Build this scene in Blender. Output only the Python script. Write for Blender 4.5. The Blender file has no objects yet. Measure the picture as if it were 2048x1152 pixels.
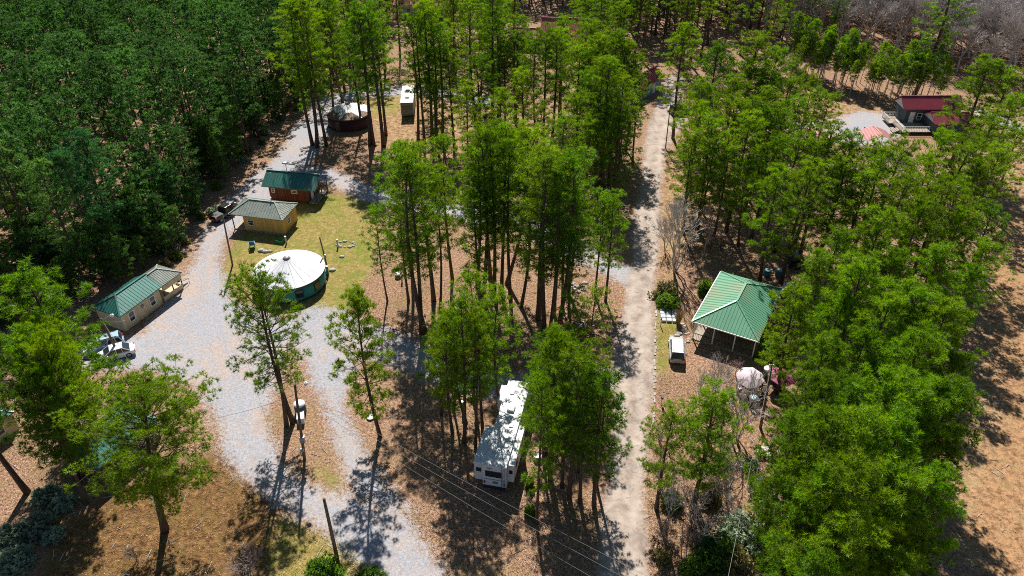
import bpy, math, random
import numpy as np
from mathutils import Vector, Matrix
R = math.radians
# ------------------------------------------------------------------ camera, sky, sun, exposure
scene = bpy.context.scene
TH, FPX, CAMH = R(36.0), 1530.0, 62.0
cS, sS = math.cos(TH), math.sin(TH)
cam_data = bpy.data.cameras.new("camera"); cam = bpy.data.objects.new("camera", cam_data)
scene.collection.objects.link(cam); scene.camera = cam
cam.location = (0, 0, CAMH); cam.rotation_euler = (R(90) - TH, 0, 0)
cam_data.sensor_width = 36.0; cam_data.lens = FPX / 2048 * 36.0
cam_data.clip_start = 1.0; cam_data.clip_end = 6000
SUN_EL, SUN_AZ = R(47), R(-5)
world = bpy.data.worlds.new("World"); scene.world = world; world.use_nodes = True
wn = world.node_tree.nodes; wl = world.node_tree.links
sky = wn.new("ShaderNodeTexSky"); sky.sky_type = 'NISHITA'; sky.sun_disc = False
sky.sun_elevation = SUN_EL; sky.sun_rotation = SUN_AZ; sky.air_density = 1.0; sky.dust_density = 0.3; sky.ozone_density = 3.0
wl.new(sky.outputs[0], wn["Background"].inputs[0]); wn["Background"].inputs[1].default_value = 0.05
sun_d = bpy.data.lights.new("sun", 'SUN'); sun = bpy.data.objects.new("sun", sun_d); scene.collection.objects.link(sun)
sun_d.energy = 5.0; sun_d.angle = R(0.5); sun_d.color = (1.0, 0.95, 0.88)
sdir = Vector((math.sin(SUN_AZ) * math.cos(SUN_EL), math.cos(SUN_AZ) * math.cos(SUN_EL), math.sin(SUN_EL)))
sun.rotation_euler = (-sdir).to_track_quat('-Z', 'Y').to_euler()
scene.view_settings.view_transform = 'Standard'; scene.view_settings.look = 'None'
scene.view_settings.exposure = 0.7; scene.view_settings.gamma = 1.0
scene.render.engine = 'CYCLES'
scene.cycles.use_denoising = False; scene.cycles.filter_width = 1.0
scene.cycles.max_bounces = 6; scene.cycles.transmission_bounces = 4; scene.cycles.transparent_max_bounces = 4

# ------------------------------------------------------------------ helpers
rng = np.random.default_rng(7); random.seed(7)
def G(px, py, z=0.0):
    "point at height z seen at photo pixel (2048 wide)"
    x = (px - 1024) / FPX; y = (576 - py) / FPX; t = (CAMH - z) / (sS - y * cS)
    return (x * t, (cS + y * sS) * t)
def new_obj(name, me, parent=None):
    o = bpy.data.objects.new(name, me); scene.collection.objects.link(o)
    if parent is not None: o.parent = parent
    return o
def tag(o, label=None, cat=None, group=None, kind=None):
    if label: o['label'] = label
    if cat: o['category'] = cat
    if group: o['group'] = group
    if kind: o['kind'] = kind
    return o
def thing(name, label, cat, x, y, z=0.0, rz=0.0, group=None):
    o = new_obj(name, None); o.location = (x, y, z); o.rotation_euler = (0, 0, rz)
    o.empty_display_size = 0.5
    return tag(o, label, cat, group)
def copy_thing(root, x, y, rz, sc=(1, 1, 1), label=None, group=None, z=0.0):
    r = root.copy(); scene.collection.objects.link(r)
    r.location = (x, y, z); r.rotation_euler = (0, 0, rz); r.scale = sc
    if label: r['label'] = label
    if group: r['group'] = group
    for ch in KIDS.get(root.name, list(root.children)):
        c = ch.copy(); scene.collection.objects.link(c); c.parent = r
        for g in ch.children:
            d = g.copy(); scene.collection.objects.link(d); d.parent = c
    return r
KIDS = {}
class MB:
    def __init__(s): s.v = []; s.f = []
    def add(s, vs, fs):
        k = len(s.v); s.v += [tuple(p) for p in vs]; s.f += [tuple(i + k for i in f) for f in fs]; return s
    def box(s, cx, cy, cz, sx, sy, sz, rz=0.0):
        c, n = math.cos(rz), math.sin(rz); vs = []
        for dz in (-.5, .5):
            for dx, dy in ((-.5, -.5), (.5, -.5), (.5, .5), (-.5, .5)):
                a, b = dx * sx, dy * sy
                vs.append((cx + a * c - b * n, cy + a * n + b * c, cz + dz * sz))
        return s.add(vs, [(3, 2, 1, 0), (4, 5, 6, 7), (0, 1, 5, 4), (1, 2, 6, 5), (2, 3, 7, 6), (3, 0, 4, 7)])
    def bar(s, p, q, w, h, up=(0, 0, 1)):
        p, q = Vector(p), Vector(q); d = (q - p).normalized(); a = d.cross(Vector(up))
        if a.length < 1e-4: a = d.cross(Vector((1, 0, 0)))
        a.normalize(); b = a.cross(d).normalized(); vs = []
        for e in (p, q):
            for i, j in ((-1, -1), (1, -1), (1, 1), (-1, 1)): vs.append(e + a * (i * w / 2) + b * (j * h / 2))
        return s.add(vs, [(0, 1, 2, 3), (7, 6, 5, 4), (1, 0, 4, 5), (2, 1, 5, 6), (3, 2, 6, 7), (0, 3, 7, 4)])
    def tube(s, pts, rad, n=6, cap=True):
        pts = [Vector(p) for p in pts]; k = len(pts)
        if not hasattr(rad, '__len__'): rad = [rad] * k
        vs = []; fs = []; a = None
        for i, p in enumerate(pts):
            d = (pts[min(i + 1, k - 1)] - pts[max(i - 1, 0)]).normalized()
            if a is None: a = d.cross(Vector((0.31, 0.17, 0.93)) if abs(d.z) < .9 else Vector((1, .1, 0))).normalized()
            else: a = (a - d * a.dot(d)).normalized()
            b = d.cross(a)
            for j in range(n):
                t = 2 * math.pi * j / n; vs.append(p + (a * math.cos(t) + b * math.sin(t)) * rad[i])
        for i in range(k - 1):
            for j in range(n):
                fs.append((i * n + j, i * n + (j + 1) % n, (i + 1) * n + (j + 1) % n, (i + 1) * n + j))
        if cap: fs.append(tuple(range(n - 1, -1, -1))); fs.append(tuple((k - 1) * n + j for j in range(n)))
        return s.add(vs, fs)
    def cyl(s, x, y, z0, z1, r0, r1=None, n=16): return s.tube([(x, y, z0), (x, y, z1)], [r0, r0 if r1 is None else r1], n)
    def lathe(s, prof, n=32, cx=0, cy=0):
        vs = [(cx + r * math.cos(2 * math.pi * j / n), cy + r * math.sin(2 * math.pi * j / n), z) for r, z in prof for j in range(n)]
        fs = [(i * n + j, i * n + (j + 1) % n, (i + 1) * n + (j + 1) % n, (i + 1) * n + j) for i in range(len(prof) - 1) for j in range(n)]
        return s.add(vs, fs)
    def poly(s, pts): return s.add(pts, [tuple(range(len(pts)))])
    def slab(s, pts, t):
        "planar polygon given thickness t downwards"
        n = len(pts); vs = [tuple(p) for p in pts] + [(p[0], p[1], p[2] - t) for p in pts]
        return s.add(vs, [tuple(range(n)), tuple(range(2 * n - 1, n - 1, -1))] + [(i, i + n, (i + 1) % n + n, (i + 1) % n) for i in range(n)])
    def loft(s, secs, close=True):
        n = len(secs[0]); vs = [p for q in secs for p in q]
        fs = [(i * n + j, i * n + (j + 1) % n, (i + 1) * n + (j + 1) % n, (i + 1) * n + j) for i in range(len(secs) - 1) for j in range(n)]
        if close: fs += [tuple(range(n - 1, -1, -1)), tuple((len(secs) - 1) * n + j for j in range(n))]
        return s.add(vs, fs)
    def build(s, name, m, parent=None, smooth=False, bevel=0.0, loc=None):
        me = bpy.data.meshes.new(name); me.from_pydata(s.v, [], s.f); me.materials.append(m)
        if smooth: me.polygons.foreach_set('use_smooth', [True] * len(me.polygons))
        o = new_obj(name, me, parent)
        if loc: o.location = loc
        if bevel:
            b = o.modifiers.new('bevel', 'BEVEL'); b.width = bevel; b.segments = 2; b.limit_method = 'ANGLE'
        return o

# ------------------------------------------------------------------ materials
class NT:
    def __init__(s, name):
        s.m = bpy.data.materials.new(name); s.m.use_nodes = True; s.t = s.m.node_tree; s.n = s.t.nodes; s.l = s.t.links
        s.b = s.n["Principled BSDF"]; s.out = s.n["Material Output"]
    def node(s, ty, **kw):
        nd = s.n.new(ty)
        for k, v in kw.items():
            if k.startswith('i_'):
                key = k[2:]; key = int(key) if key.isdigit() else key; nd.inputs[key].default_value = v
            else: setattr(nd, k, v)
        return nd
    def ramp(s, fac, stops, interp='LINEAR'):
        r = s.n.new("ShaderNodeValToRGB"); s.l.new(fac, r.inputs[0]); e = r.color_ramp.elements; r.color_ramp.interpolation = interp
        while len(e) < len(stops): e.new(0.5)
        for el, (p, c) in zip(e, stops):
            el.position = p; el.color = (*c, 1) if hasattr(c, '__len__') else (c, c, c, 1)
        return r.outputs[0]
    def noise(s, vec, scale, detail=4, rough=.55, dist=0.0):
        nd = s.node("ShaderNodeTexNoise"); nd.inputs['Scale'].default_value = scale; nd.inputs['Detail'].default_value = detail
        nd.inputs['Roughness'].default_value = rough; nd.inputs['Distortion'].default_value = dist
        if vec is not None: s.l.new(vec, nd.inputs['Vector'])
        return nd.outputs[0]
    def mix(s, fac, a, b, mode='MIX'):
        m = s.node("ShaderNodeMix", data_type='RGBA', blend_type=mode)
        for sock, val in ((m.inputs[0], fac), (m.inputs[6], a), (m.inputs[7], b)):
            if hasattr(val, 'links') or hasattr(val, 'is_linked'): s.l.new(val, sock)
            elif hasattr(val, '__len__'): sock.default_value = (*val, 1) if len(val) == 3 else val
            else: sock.default_value = val
        return m.outputs[2]
    def math(s, op, a, b=0.0, c=None):
        m = s.node("ShaderNodeMath", operation=op)
        for i, val in enumerate((a, b, c)):
            if val is None: continue
            if hasattr(val, 'is_linked'): s.l.new(val, m.inputs[i])
            else: m.inputs[i].default_value = val
        return m.outputs[0]
    def bump(s, h, strength, dist=0.05):
        b = s.node("ShaderNodeBump"); b.inputs['Strength'].default_value = strength; b.inputs['Distance'].default_value = dist
        s.l.new(h, b.inputs['Height']); s.l.new(b.outputs[0], s.b.inputs['Normal'])
    def coord(s, which='Object'): return s.node("ShaderNodeTexCoord").outputs[which]
    def pos(s): return s.node("ShaderNodeNewGeometry").outputs['Position']
    def base(s, c): s.l.new(c, s.b.inputs['Base Color'])
def plain(name, col, rough=.6, metal=0.0, var=.25, scale=3.0, spec=.4, stain=None):
    "solid material with worn, uneven colour"
    k = NT(name); co = k.coord()
    a = k.noise(co, scale, 5); b = k.noise(co, scale * 9, 3)
    f = k.math('ADD', k.math('MULTIPLY', a, .7), k.math('MULTIPLY', b, .3))
    lo = tuple(x * (1 - var) for x in col); hi = tuple(min(1, x * (1 + var * .7)) for x in col)
    c = k.ramp(f, [(.32, lo), (.68, hi)])
    if stain:
        c = k.mix(k.ramp(k.noise(co, scale * .6, 6, .65), [(.5, 0), (.72, .8)]), c, stain)
    k.base(c); k.b.inputs['Roughness'].default_value = rough; k.b.inputs['Metallic'].default_value = metal
    k.b.inputs['Specular IOR Level'].default_value = spec
    return k.m
def glass_dark(name, col=(.02, .03, .035)):
    k = NT(name); k.b.inputs['Base Color'].default_value = (*col, 1); k.b.inputs['Roughness'].default_value = .08
    k.b.inputs['Specular IOR Level'].default_value = .7; return k.m
def planks(name, col, axis=0, step=.3, var=.25, rough=.75):
    "boards or corrugation running across one axis, each with its own tone"
    k = NT(name); co = k.coord(); sp = k.node("ShaderNodeSeparateXYZ"); k.l.new(co, sp.inputs[0])
    u = k.math('DIVIDE', k.math('ADD', sp.outputs[axis], sp.outputs[1 - axis] if axis < 2 else 0.0), step)
    wn_ = k.node("ShaderNodeTexWhiteNoise", noise_dimensions='1D'); k.l.new(k.math('FLOOR', u), wn_.inputs['W'])
    nz = k.noise(co, 2.5, 5)
    f = k.math('ADD', k.math('MULTIPLY', wn_.outputs[0], .5), k.math('MULTIPLY', nz, .5))
    c = k.ramp(f, [(.2, tuple(x * (1 - var) for x in col)), (.8, tuple(x * (1 + var) for x in col))])
    gap = k.ramp(k.math('FRACT', u), [(0, 1), (.1, 0)]); k.base(k.mix(gap, c, tuple(x * .45 for x in col)))
    k.b.inputs['Roughness'].default_value = rough; return k.m
def foliage(name, dark, light, yellow, trans=.45, yfac=.35):
    k = NT(name); k.n.remove(k.b)
    oi = k.node("ShaderNodeObjectInfo"); at = k.node("ShaderNodeAttribute", attribute_name='tint')
    c = k.mix(at.outputs['Fac'], dark, light)
    c = k.mix(k.math('MULTIPLY', oi.outputs['Random'], yfac), c, yellow)
    vr = k.node('ShaderNodeMapRange'); vr.inputs[3].default_value = .85; vr.inputs[4].default_value = 1.4; k.l.new(k.math('FRACT', k.math('MULTIPLY', oi.outputs['Random'], 7.31)), vr.inputs[0])
    h0 = k.node('ShaderNodeHueSaturation'); k.l.new(vr.outputs[0], h0.inputs['Value']); k.l.new(c, h0.inputs['Color']); c = h0.outputs[0]
    d = k.node("ShaderNodeBsdfDiffuse"); t = k.node("ShaderNodeBsdfTranslucent"); g = k.node("ShaderNodeBsdfGlossy")
    g.inputs['Roughness'].default_value = .45; g.inputs['Color'].default_value = (.9, 1, .8, 1)
    k.l.new(c, d.inputs[0]); hs = k.node("ShaderNodeHueSaturation"); hs.inputs['Value'].default_value = 2.1; hs.inputs['Saturation'].default_value = 1.12
    hs.inputs['Hue'].default_value = .49
    k.l.new(c, hs.inputs['Color']); k.l.new(hs.outputs[0], t.inputs[0])
    m1 = k.node("ShaderNodeMixShader"); m1.inputs[0].default_value = trans; k.l.new(d.outputs[0], m1.inputs[1]); k.l.new(t.outputs[0], m1.inputs[2])
    m2 = k.node("ShaderNodeMixShader"); m2.inputs[0].default_value = .02; k.l.new(m1.outputs[0], m2.inputs[1]); k.l.new(g.outputs[0], m2.inputs[2])
    k.l.new(m2.outputs[0], k.out.inputs[0]); return k.m
def bark(name, lo, hi, z=3.0):
    k = NT(name); co = k.coord(); mp = k.node("ShaderNodeMapping"); mp.inputs['Scale'].default_value = (6, 6, z * .3); k.l.new(co, mp.inputs[0])
    n = k.noise(mp.outputs[0], 2.0, 6, .7); k.base(k.ramp(n, [(.35, lo), (.7, hi)])); k.b.inputs['Roughness'].default_value = .9
    k.b.inputs['Specular IOR Level'].default_value = .1; return k.m
M_pine = foliage('pine_needles', (.022, .08, .006), (.12, .26, .009), (.24, .28, .008), .40)
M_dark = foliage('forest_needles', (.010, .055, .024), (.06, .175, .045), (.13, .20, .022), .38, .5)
M_leaf = foliage('bush_leaves', (.04, .11, .015), (.12, .22, .03), (.17, .2, .03), .4)
M_olive = foliage('olive_leaves', (.13, .13, .05), (.24, .22, .09), (.28, .23, .1), .35)
M_pale = foliage('grey_green_leaves', (.13, .18, .13), (.30, .36, .26), (.24, .27, .16), .4)
M_bark = bark('pine_bark', (.055, .038, .03), (.17, .12, .095))
M_grey = bark('grey_bark', (.34, .31, .29), (.66, .61, .58))
M_pink = bark('budding_twigs', (.26, .18, .17), (.55, .40, .38))

# ------------------------------------------------------------------ ground: one sheet of cells shared out between ground, drives, road, lawn and clearings
def seg_dist(P_, a, b):
    a = np.array(a); b = np.array(b); d = b - a; t = np.clip(((P_ - a) @ d) / max(d @ d, 1e-9), 0, 1)
    return np.hypot(*(P_ - a - t[:, None] * d).T)
def poly_sd(P_, pts):
    n = len(pts); dist = np.full(len(P_), 1e9); ins = np.zeros(len(P_), bool); x, y = P_[:, 0], P_[:, 1]
    for i in range(n):
        a, b = pts[i], pts[(i + 1) % n]; dist = np.minimum(dist, seg_dist(P_, a, b))
        c = ((a[1] > y) != (b[1] > y)); xx = (b[0] - a[0]) * (y - a[1]) / ((b[1] - a[1]) if b[1] != a[1] else 1e-9) + a[0]
        ins ^= c & (x < xx)
    return np.where(ins, dist, -dist)
def path_sd(P_, pts, w):
    return w - np.min([seg_dist(P_, pts[i], pts[i + 1]) for i in range(len(pts) - 1)], axis=0)
def GP(*p): return [G(a, b) for a, b in p]
GRAVEL = [GP((640, 205), (590, 262), (535, 335), (455, 405), (405, 455), (385, 520), (362, 575), (300, 668), (180, 700), (60, 690), (60, 730), (180, 735), (300, 735),
             (390, 760), (425, 820), (452, 900), (490, 955), (560, 1010), (650, 1060), (745, 1140), (770, 1180), (905, 1180), (850, 1090), (795, 1020),
             (700, 990), (620, 962), (562, 915), (532, 850), (540, 780), (572, 700), (600, 640), (510, 625), (448, 600), (438, 540), (452, 480), (520, 420), (560, 365), (620, 330), (655, 270), (690, 210)),
          GP((590, 620), (640, 608), (695, 622), (698, 720), (695, 800), (712, 860), (750, 930), (820, 1020), (760, 1015), (690, 965), (660, 880), (640, 800), (618, 730), (580, 690))]
ISLAND = GP((585, 768), (625, 775), (650, 830), (672, 900), (700, 975), (660, 985), (585, 930), (530, 880), (528, 820))
GPATHS = [(GP((560, 335), (650, 350), (740, 385), (900, 420), (1050, 450), (1180, 515), (1270, 560)), 2.6),
          (GP((690, 650), (760, 690), (835, 720), (930, 760), (1060, 775), (1220, 760)), 2.4), (GP((650, 205), (720, 185), (850, 180), (960, 200)), 3.0),
          (GP((1960, 225), (2048, 260), (2140, 300)), 2.2)]
GRAVEL2 = GP((1670, 240), (1720, 222), (1790, 232), (1800, 265), (1760, 290), (1690, 285), (1600, 275), (1560, 250))
PAVED = GP((1318, 195), (1338, 150), (1372, 150), (1360, 200), (1372, 235), (1330, 300), (1322, 380), (1322, 470), (1316, 540), (1310, 600), (1308, 700), (1306, 800), (1302, 900), (1290, 1000), (1296, 1180),
           (1196, 1180), (1212, 1000), (1216, 900), (1220, 780), (1228, 690), (1245, 600), (1262, 520), (1268, 430), (1284, 330), (1298, 250))
GRASS = [GP((470, 480), (520, 430), (600, 392), (700, 388), (752, 410), (765, 480), (742, 560), (715, 612), (640, 640), (560, 632), (470, 605), (438, 560), (448, 515)),
         GP((1312, 600), (1352, 640), (1345, 690), (1330, 735), (1310, 745)), GP((560, 1030), (700, 1090), (780, 1180), (520, 1180), (540, 1080)), GP((630, 915), (690, 960), (660, 990), (615, 955)),
         GP((740, 195), (800, 190), (800, 225), (740, 235))]
SAND = [GP((1940, 330), (2060, 240), (2400, 300), (2400, 1180), (1960, 1180), (1905, 1000), (1950, 850), (1960, 700), (1945, 560), (1985, 470)),
        GP((1330, 290), (1395, 330), (1420, 400), (1400, 470), (1350, 560), (1312, 560), (1322, 440), (1322, 350)),
        GP((740, 175), (830, 150), (930, 110), (985, 190), (990, 290), (900, 320), (760, 300)), GP((1390, 190), (1480, 165), (1600, 180), (1740, 200), (1830, 235), (1700, 300), (1540, 280), (1420, 240)),
        GP((1000, 1110), (820, 1180), (1010, 1180))]
xs = np.concatenate([[-3000, -1200, -600, -350, -240, -190, -160], np.arange(-140, 140.01, .7), [160, 190, 240, 350, 600, 1200, 3000]])
ys = np.concatenate([[-1500, -400, -100, 0], np.arange(22, 180, .7), np.arange(180, 262, 1.6), [280, 310, 360, 450, 700, 1500, 4000]])
XX, YY = np.meshgrid(xs, ys); PT = np.stack([XX.ravel(), YY.ravel()], 1)
wob = np.zeros(len(PT))
for fr, am in ((.55, .45), (.17, .9), (1.7, .22)):
    ph = rng.uniform(0, 6.28, 4); wob += am * .5 * (np.sin(PT[:, 0] * fr + ph[0] + 1.3 * np.sin(PT[:, 1] * fr * .7 + ph[1])) + np.sin(PT[:, 1] * fr * 1.1 + ph[2] + 1.1 * np.sin(PT[:, 0] * fr * .8 + ph[3])))
soft = lambda sd, w: np.clip(.5 + (sd + wob * .8) / (2 * w), 0, 1)
gr = np.max([poly_sd(PT, q) for q in GRAVEL] + [poly_sd(PT, GRAVEL2)] + [path_sd(PT, q, w) - .4 for q, w in GPATHS], axis=0)
gr = gr + .2
A_gravel = soft(gr, 2.6); A_paved = np.clip(.5 + (poly_sd(PT, PAVED) + wob * .4) / 3.2, 0, 1)
A_grass = soft(np.max([poly_sd(PT, q) for q in GRASS], axis=0), 2.2); A_sand = soft(np.max([poly_sd(PT, q) for q in SAND], axis=0), 2.4)
TURF = GP((215, 985), (330, 930), (470, 900), (560, 990), (640, 1180), (60, 1180), (120, 1060))
A_turf = soft(poly_sd(PT, TURF), 3.0)
TRACKS = [GP((640, 230), (520, 380), (425, 500), (412, 620), (455, 760), (478, 900), (560, 985), (680, 1065), (820, 1160)), GP((640, 620), (650, 740), (668, 830), (720, 920), (810, 1000), (880, 1120)), GP((412, 620), (330, 690), (230, 712)), GP((1340, 190), (1315, 270), (1296, 400), (1290, 520), (1276, 620), (1268, 720), (1258, 900), (1248, 1020), (1246, 1180))]
cd = np.min([-path_sd(PT, q, 0) for q in TRACKS], axis=0); A_track = np.clip(1 - np.abs(np.abs(cd + wob * .15) - .95) / .75, 0, 1)
CLAY = GP((1985, 440), (2400, 300), (2400, 1180), (1990, 1180), (1950, 1000), (2000, 800), (1985, 600)); A_clay = soft(poly_sd(PT, CLAY), 3.0)
def ground_material():
    k = NT('ground_cover'); p = k.pos(); at = lambda n: k.node("ShaderNodeAttribute", attribute_name=n).outputs['Fac']
    n1 = k.noise(p, .12, 5, .6); n2 = k.noise(p, .55, 6, .65, .6); n3 = k.noise(p, 1.3, 6, .75); n4 = k.noise(p, 3.6, 5, .8); n5 = k.noise(p, 11.0, 3, .7)
    fine = k.math('ADD', k.math('MULTIPLY', n4, .55), k.math('MULTIPLY', n5, .45))
    straw = k.ramp(fine, [(.4, (.05, .027, .018)), (.475, (.20, .115, .075)), (.54, (.40, .235, .15)), (.62, (.68, .50, .38))])
    straw = k.mix(k.ramp(n2, [(.42, 0), (.64, .75)]), straw, k.ramp(fine, [(.4, (.12, .075, .035)), (.6, (.38, .25, .13))]))
    straw = k.mix(k.ramp(n1, [(.52, 0), (.68, .55)]), straw, k.ramp(fine, [(.35, (.10, .085, .03)), (.65, (.22, .17, .07))]))
    grav = k.ramp(fine, [(.38, (.21, .21, .23)), (.5, (.335, .335, .355)), (.62, (.47, .465, .48))])
    grav = k.mix(k.ramp(k.math('ADD', k.math('MULTIPLY', n1, .55), k.math('MULTIPLY', n2, .45)), [(.46, 0), (.6, .75)]), grav, k.ramp(fine, [(.38, (.31, .225, .17)), (.62, (.55, .43, .35))]))
    grav = k.mix(k.math('MULTIPLY', at('track'), .75), grav, k.ramp(fine, [(.4, (.20, .21, .24)), (.6, (.42, .43, .47))]))
    wv = k.noise(p, .9, 6, .7, 2.2); grav = k.mix(k.ramp(wv, [(.53, 0), (.6, .4), (.66, 0)]), grav, (.27, .19, .14))
    pav = k.ramp(k.math('ADD', k.math('MULTIPLY', n2, .6), k.math('MULTIPLY', fine, .4)), [(.4, (.22, .17, .14)), (.52, (.37, .30, .25)), (.64, (.50, .42, .355))]); pav = k.mix(k.math('MULTIPLY', at('track'), .5), pav, (.50, .43, .37)); pav = k.mix(k.ramp(k.noise(p, .8, 6, .7, 1.5), [(.55, 0), (.66, .65)]), pav, (.17, .145, .125))
    cr = k.node("ShaderNodeTexVoronoi", feature='DISTANCE_TO_EDGE'); cr.inputs['Scale'].default_value = .2
    wp = k.node("ShaderNodeVectorMath", operation='ADD'); sc_ = k.node("ShaderNodeTexNoise"); sc_.inputs['Scale'].default_value = 1.2; k.l.new(p, sc_.inputs['Vector']); k.l.new(p, wp.inputs[0]); k.l.new(sc_.outputs['Color'], wp.inputs[1])
    k.l.new(wp.outputs[0], cr.inputs['Vector']); pav = k.mix(k.ramp(cr.outputs['Distance'], [(0, .3), (.02, 0)]), pav, (.2, .17, .15))
    tur = k.ramp(k.math('ADD', k.math('MULTIPLY', n3, .5), k.math('MULTIPLY', fine, .5)), [(.42, (.055, .026, .01)), (.5, (.15, .078, .028)), (.58, (.30, .17, .07))])
    tur = k.mix(k.ramp(n2, [(.48, 0), (.62, .45)]), tur, (.13, .10, .024))
    gra = k.ramp(k.math('ADD', k.math('MULTIPLY', n3, .5), k.math('MULTIPLY', fine, .5)), [(.38, (.13, .11, .02)), (.5, (.26, .20, .06)), (.62, (.44, .33, .16))])
    gra = k.mix(k.ramp(k.math('ADD', k.math('MULTIPLY', n2, .6), k.math('MULTIPLY', n1, .4)), [(.48, 0), (.58, .75)]), gra, k.ramp(fine, [(.35, (.09, .13, .012)), (.65, (.20, .25, .03))]))
    san = k.ramp(k.math('ADD', k.math('MULTIPLY', n3, .55), k.math('MULTIPLY', fine, .45)), [(.42, (.12, .06, .028)), (.5, (.29, .175, .09)), (.58, (.48, .33, .205))])
    san = k.mix(k.ramp(n2, [(.5, 0), (.62, .6)]), san, k.ramp(fine, [(.35, (.24, .17, .075)), (.65, (.42, .33, .17))]))
    jit = k.math('MULTIPLY', k.math('SUBTRACT', k.math('ADD', k.math('MULTIPLY', n3, .6), k.math('MULTIPLY', fine, .4)), .5), 1.7)
    def m(n, lo=.38, hi=.62, j=1.0):
        r = k.node("ShaderNodeMapRange", interpolation_type='SMOOTHSTEP'); r.inputs[1].default_value = lo; r.inputs[2].default_value = hi
        k.l.new(k.math('ADD', at(n), k.math('MULTIPLY', jit, j)), r.inputs[0]); return r.outputs[0]
    san = k.mix(k.math('MULTIPLY', m('clay', .3, .8), k.ramp(n3, [(.5, .1), (.66, .9)])), san, k.ramp(fine, [(.38, (.24, .085, .025)), (.62, (.55, .27, .10))]))
    c = k.mix(m('sand', .3, .7), straw, san); c = k.mix(m('turf', .3, .7), c, tur); c = k.mix(m('grass', .3, .7), c, gra)
    c = k.mix(m('gravel', .3, .7), c, grav); c = k.mix(m('paved', .32, .68, .9), c, pav)
    k.base(c); k.b.inputs['Roughness'].default_value = .95; k.b.inputs['Specular IOR Level'].default_value = .12
    k.bump(k.math('ADD', k.math('MULTIPLY', n3, .6), k.math('MULTIPLY', fine, .4)), .55, .12); return k.m
M_ground = ground_material()
W_, H_ = len(xs), len(ys)
qi = (np.arange(H_ - 1)[:, None] * W_ + np.arange(W_ - 1)[None, :]).ravel()
quads = np.stack([qi, qi + 1, qi + 1 + W_, qi + W_], 1)
fm = lambda a: a[quads].mean(1)
cls = np.zeros(len(quads), int); cls[fm(A_sand) > .5] = 4; cls[fm(A_grass) > .5] = 3; cls[fm(A_gravel) > .5] = 1; cls[fm(A_paved) > .5] = 2
def np_mesh(name, V, Fq, m, attrs=None):
    me = bpy.data.meshes.new(name); n = Fq.shape[1]
    me.vertices.add(len(V)); me.vertices.foreach_set('co', np.ascontiguousarray(V, dtype=np.float32).ravel())
    me.loops.add(Fq.size); me.loops.foreach_set('vertex_index', np.ascontiguousarray(Fq, dtype=np.int32).ravel())
    me.polygons.add(len(Fq)); me.polygons.foreach_set('loop_start', np.arange(0, Fq.size, n, dtype=np.int32))
    me.update(calc_edges=True)
    for an, (dom, arr) in (attrs or {}).items():
        a = me.attributes.new(an, 'FLOAT', dom); a.data.foreach_set('value', np.ascontiguousarray(arr, dtype=np.float32))
    me.materials.append(m); return me
for ci, nm in enumerate(('ground', 'gravel_drive', 'paved_road', 'lawn', 'bare_dirt')):
    q = quads[cls == ci]; used, inv = np.unique(q, return_inverse=True); inv = inv.reshape(q.shape)
    V = np.column_stack([PT[used], np.zeros(len(used))])
    me = np_mesh(nm, V, inv, M_ground, {'gravel': ('POINT', A_gravel[used]), 'paved': ('POINT', A_paved[used]), 'grass': ('POINT', A_grass[used]), 'sand': ('POINT', A_sand[used]), 'turf': ('POINT', A_turf[used]), 'track': ('POINT', A_track[used]), 'clay': ('POINT', A_clay[used])})
    tag(new_obj(nm, me), kind='structure')
# worn concrete kerb along the paved road
kb = MB(); kp = GP((1313, 585), (1311, 640), (1310, 700), (1309, 760), (1308, 820), (1306, 870))
M_conc = plain('worn_concrete', (.40, .37, .33), .9, var=.4, scale=1.2, stain=(.22, .18, .15))
for a, b in zip(kp, kp[1:]):
    for t in range(9):
        if random.random() < .3: continue
        u, v = t / 9, (t + random.uniform(.7, .97)) / 9; w_ = random.gauss(0, .05)
        kb.bar((a[0] + (b[0] - a[0]) * u + w_, a[1] + (b[1] - a[1]) * u, .04), (a[0] + (b[0] - a[0]) * v + w_, a[1] + (b[1] - a[1]) * v, .04), random.uniform(.16, .3), .12)
tag(kb.build('kerb', M_conc), kind='structure')
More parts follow.
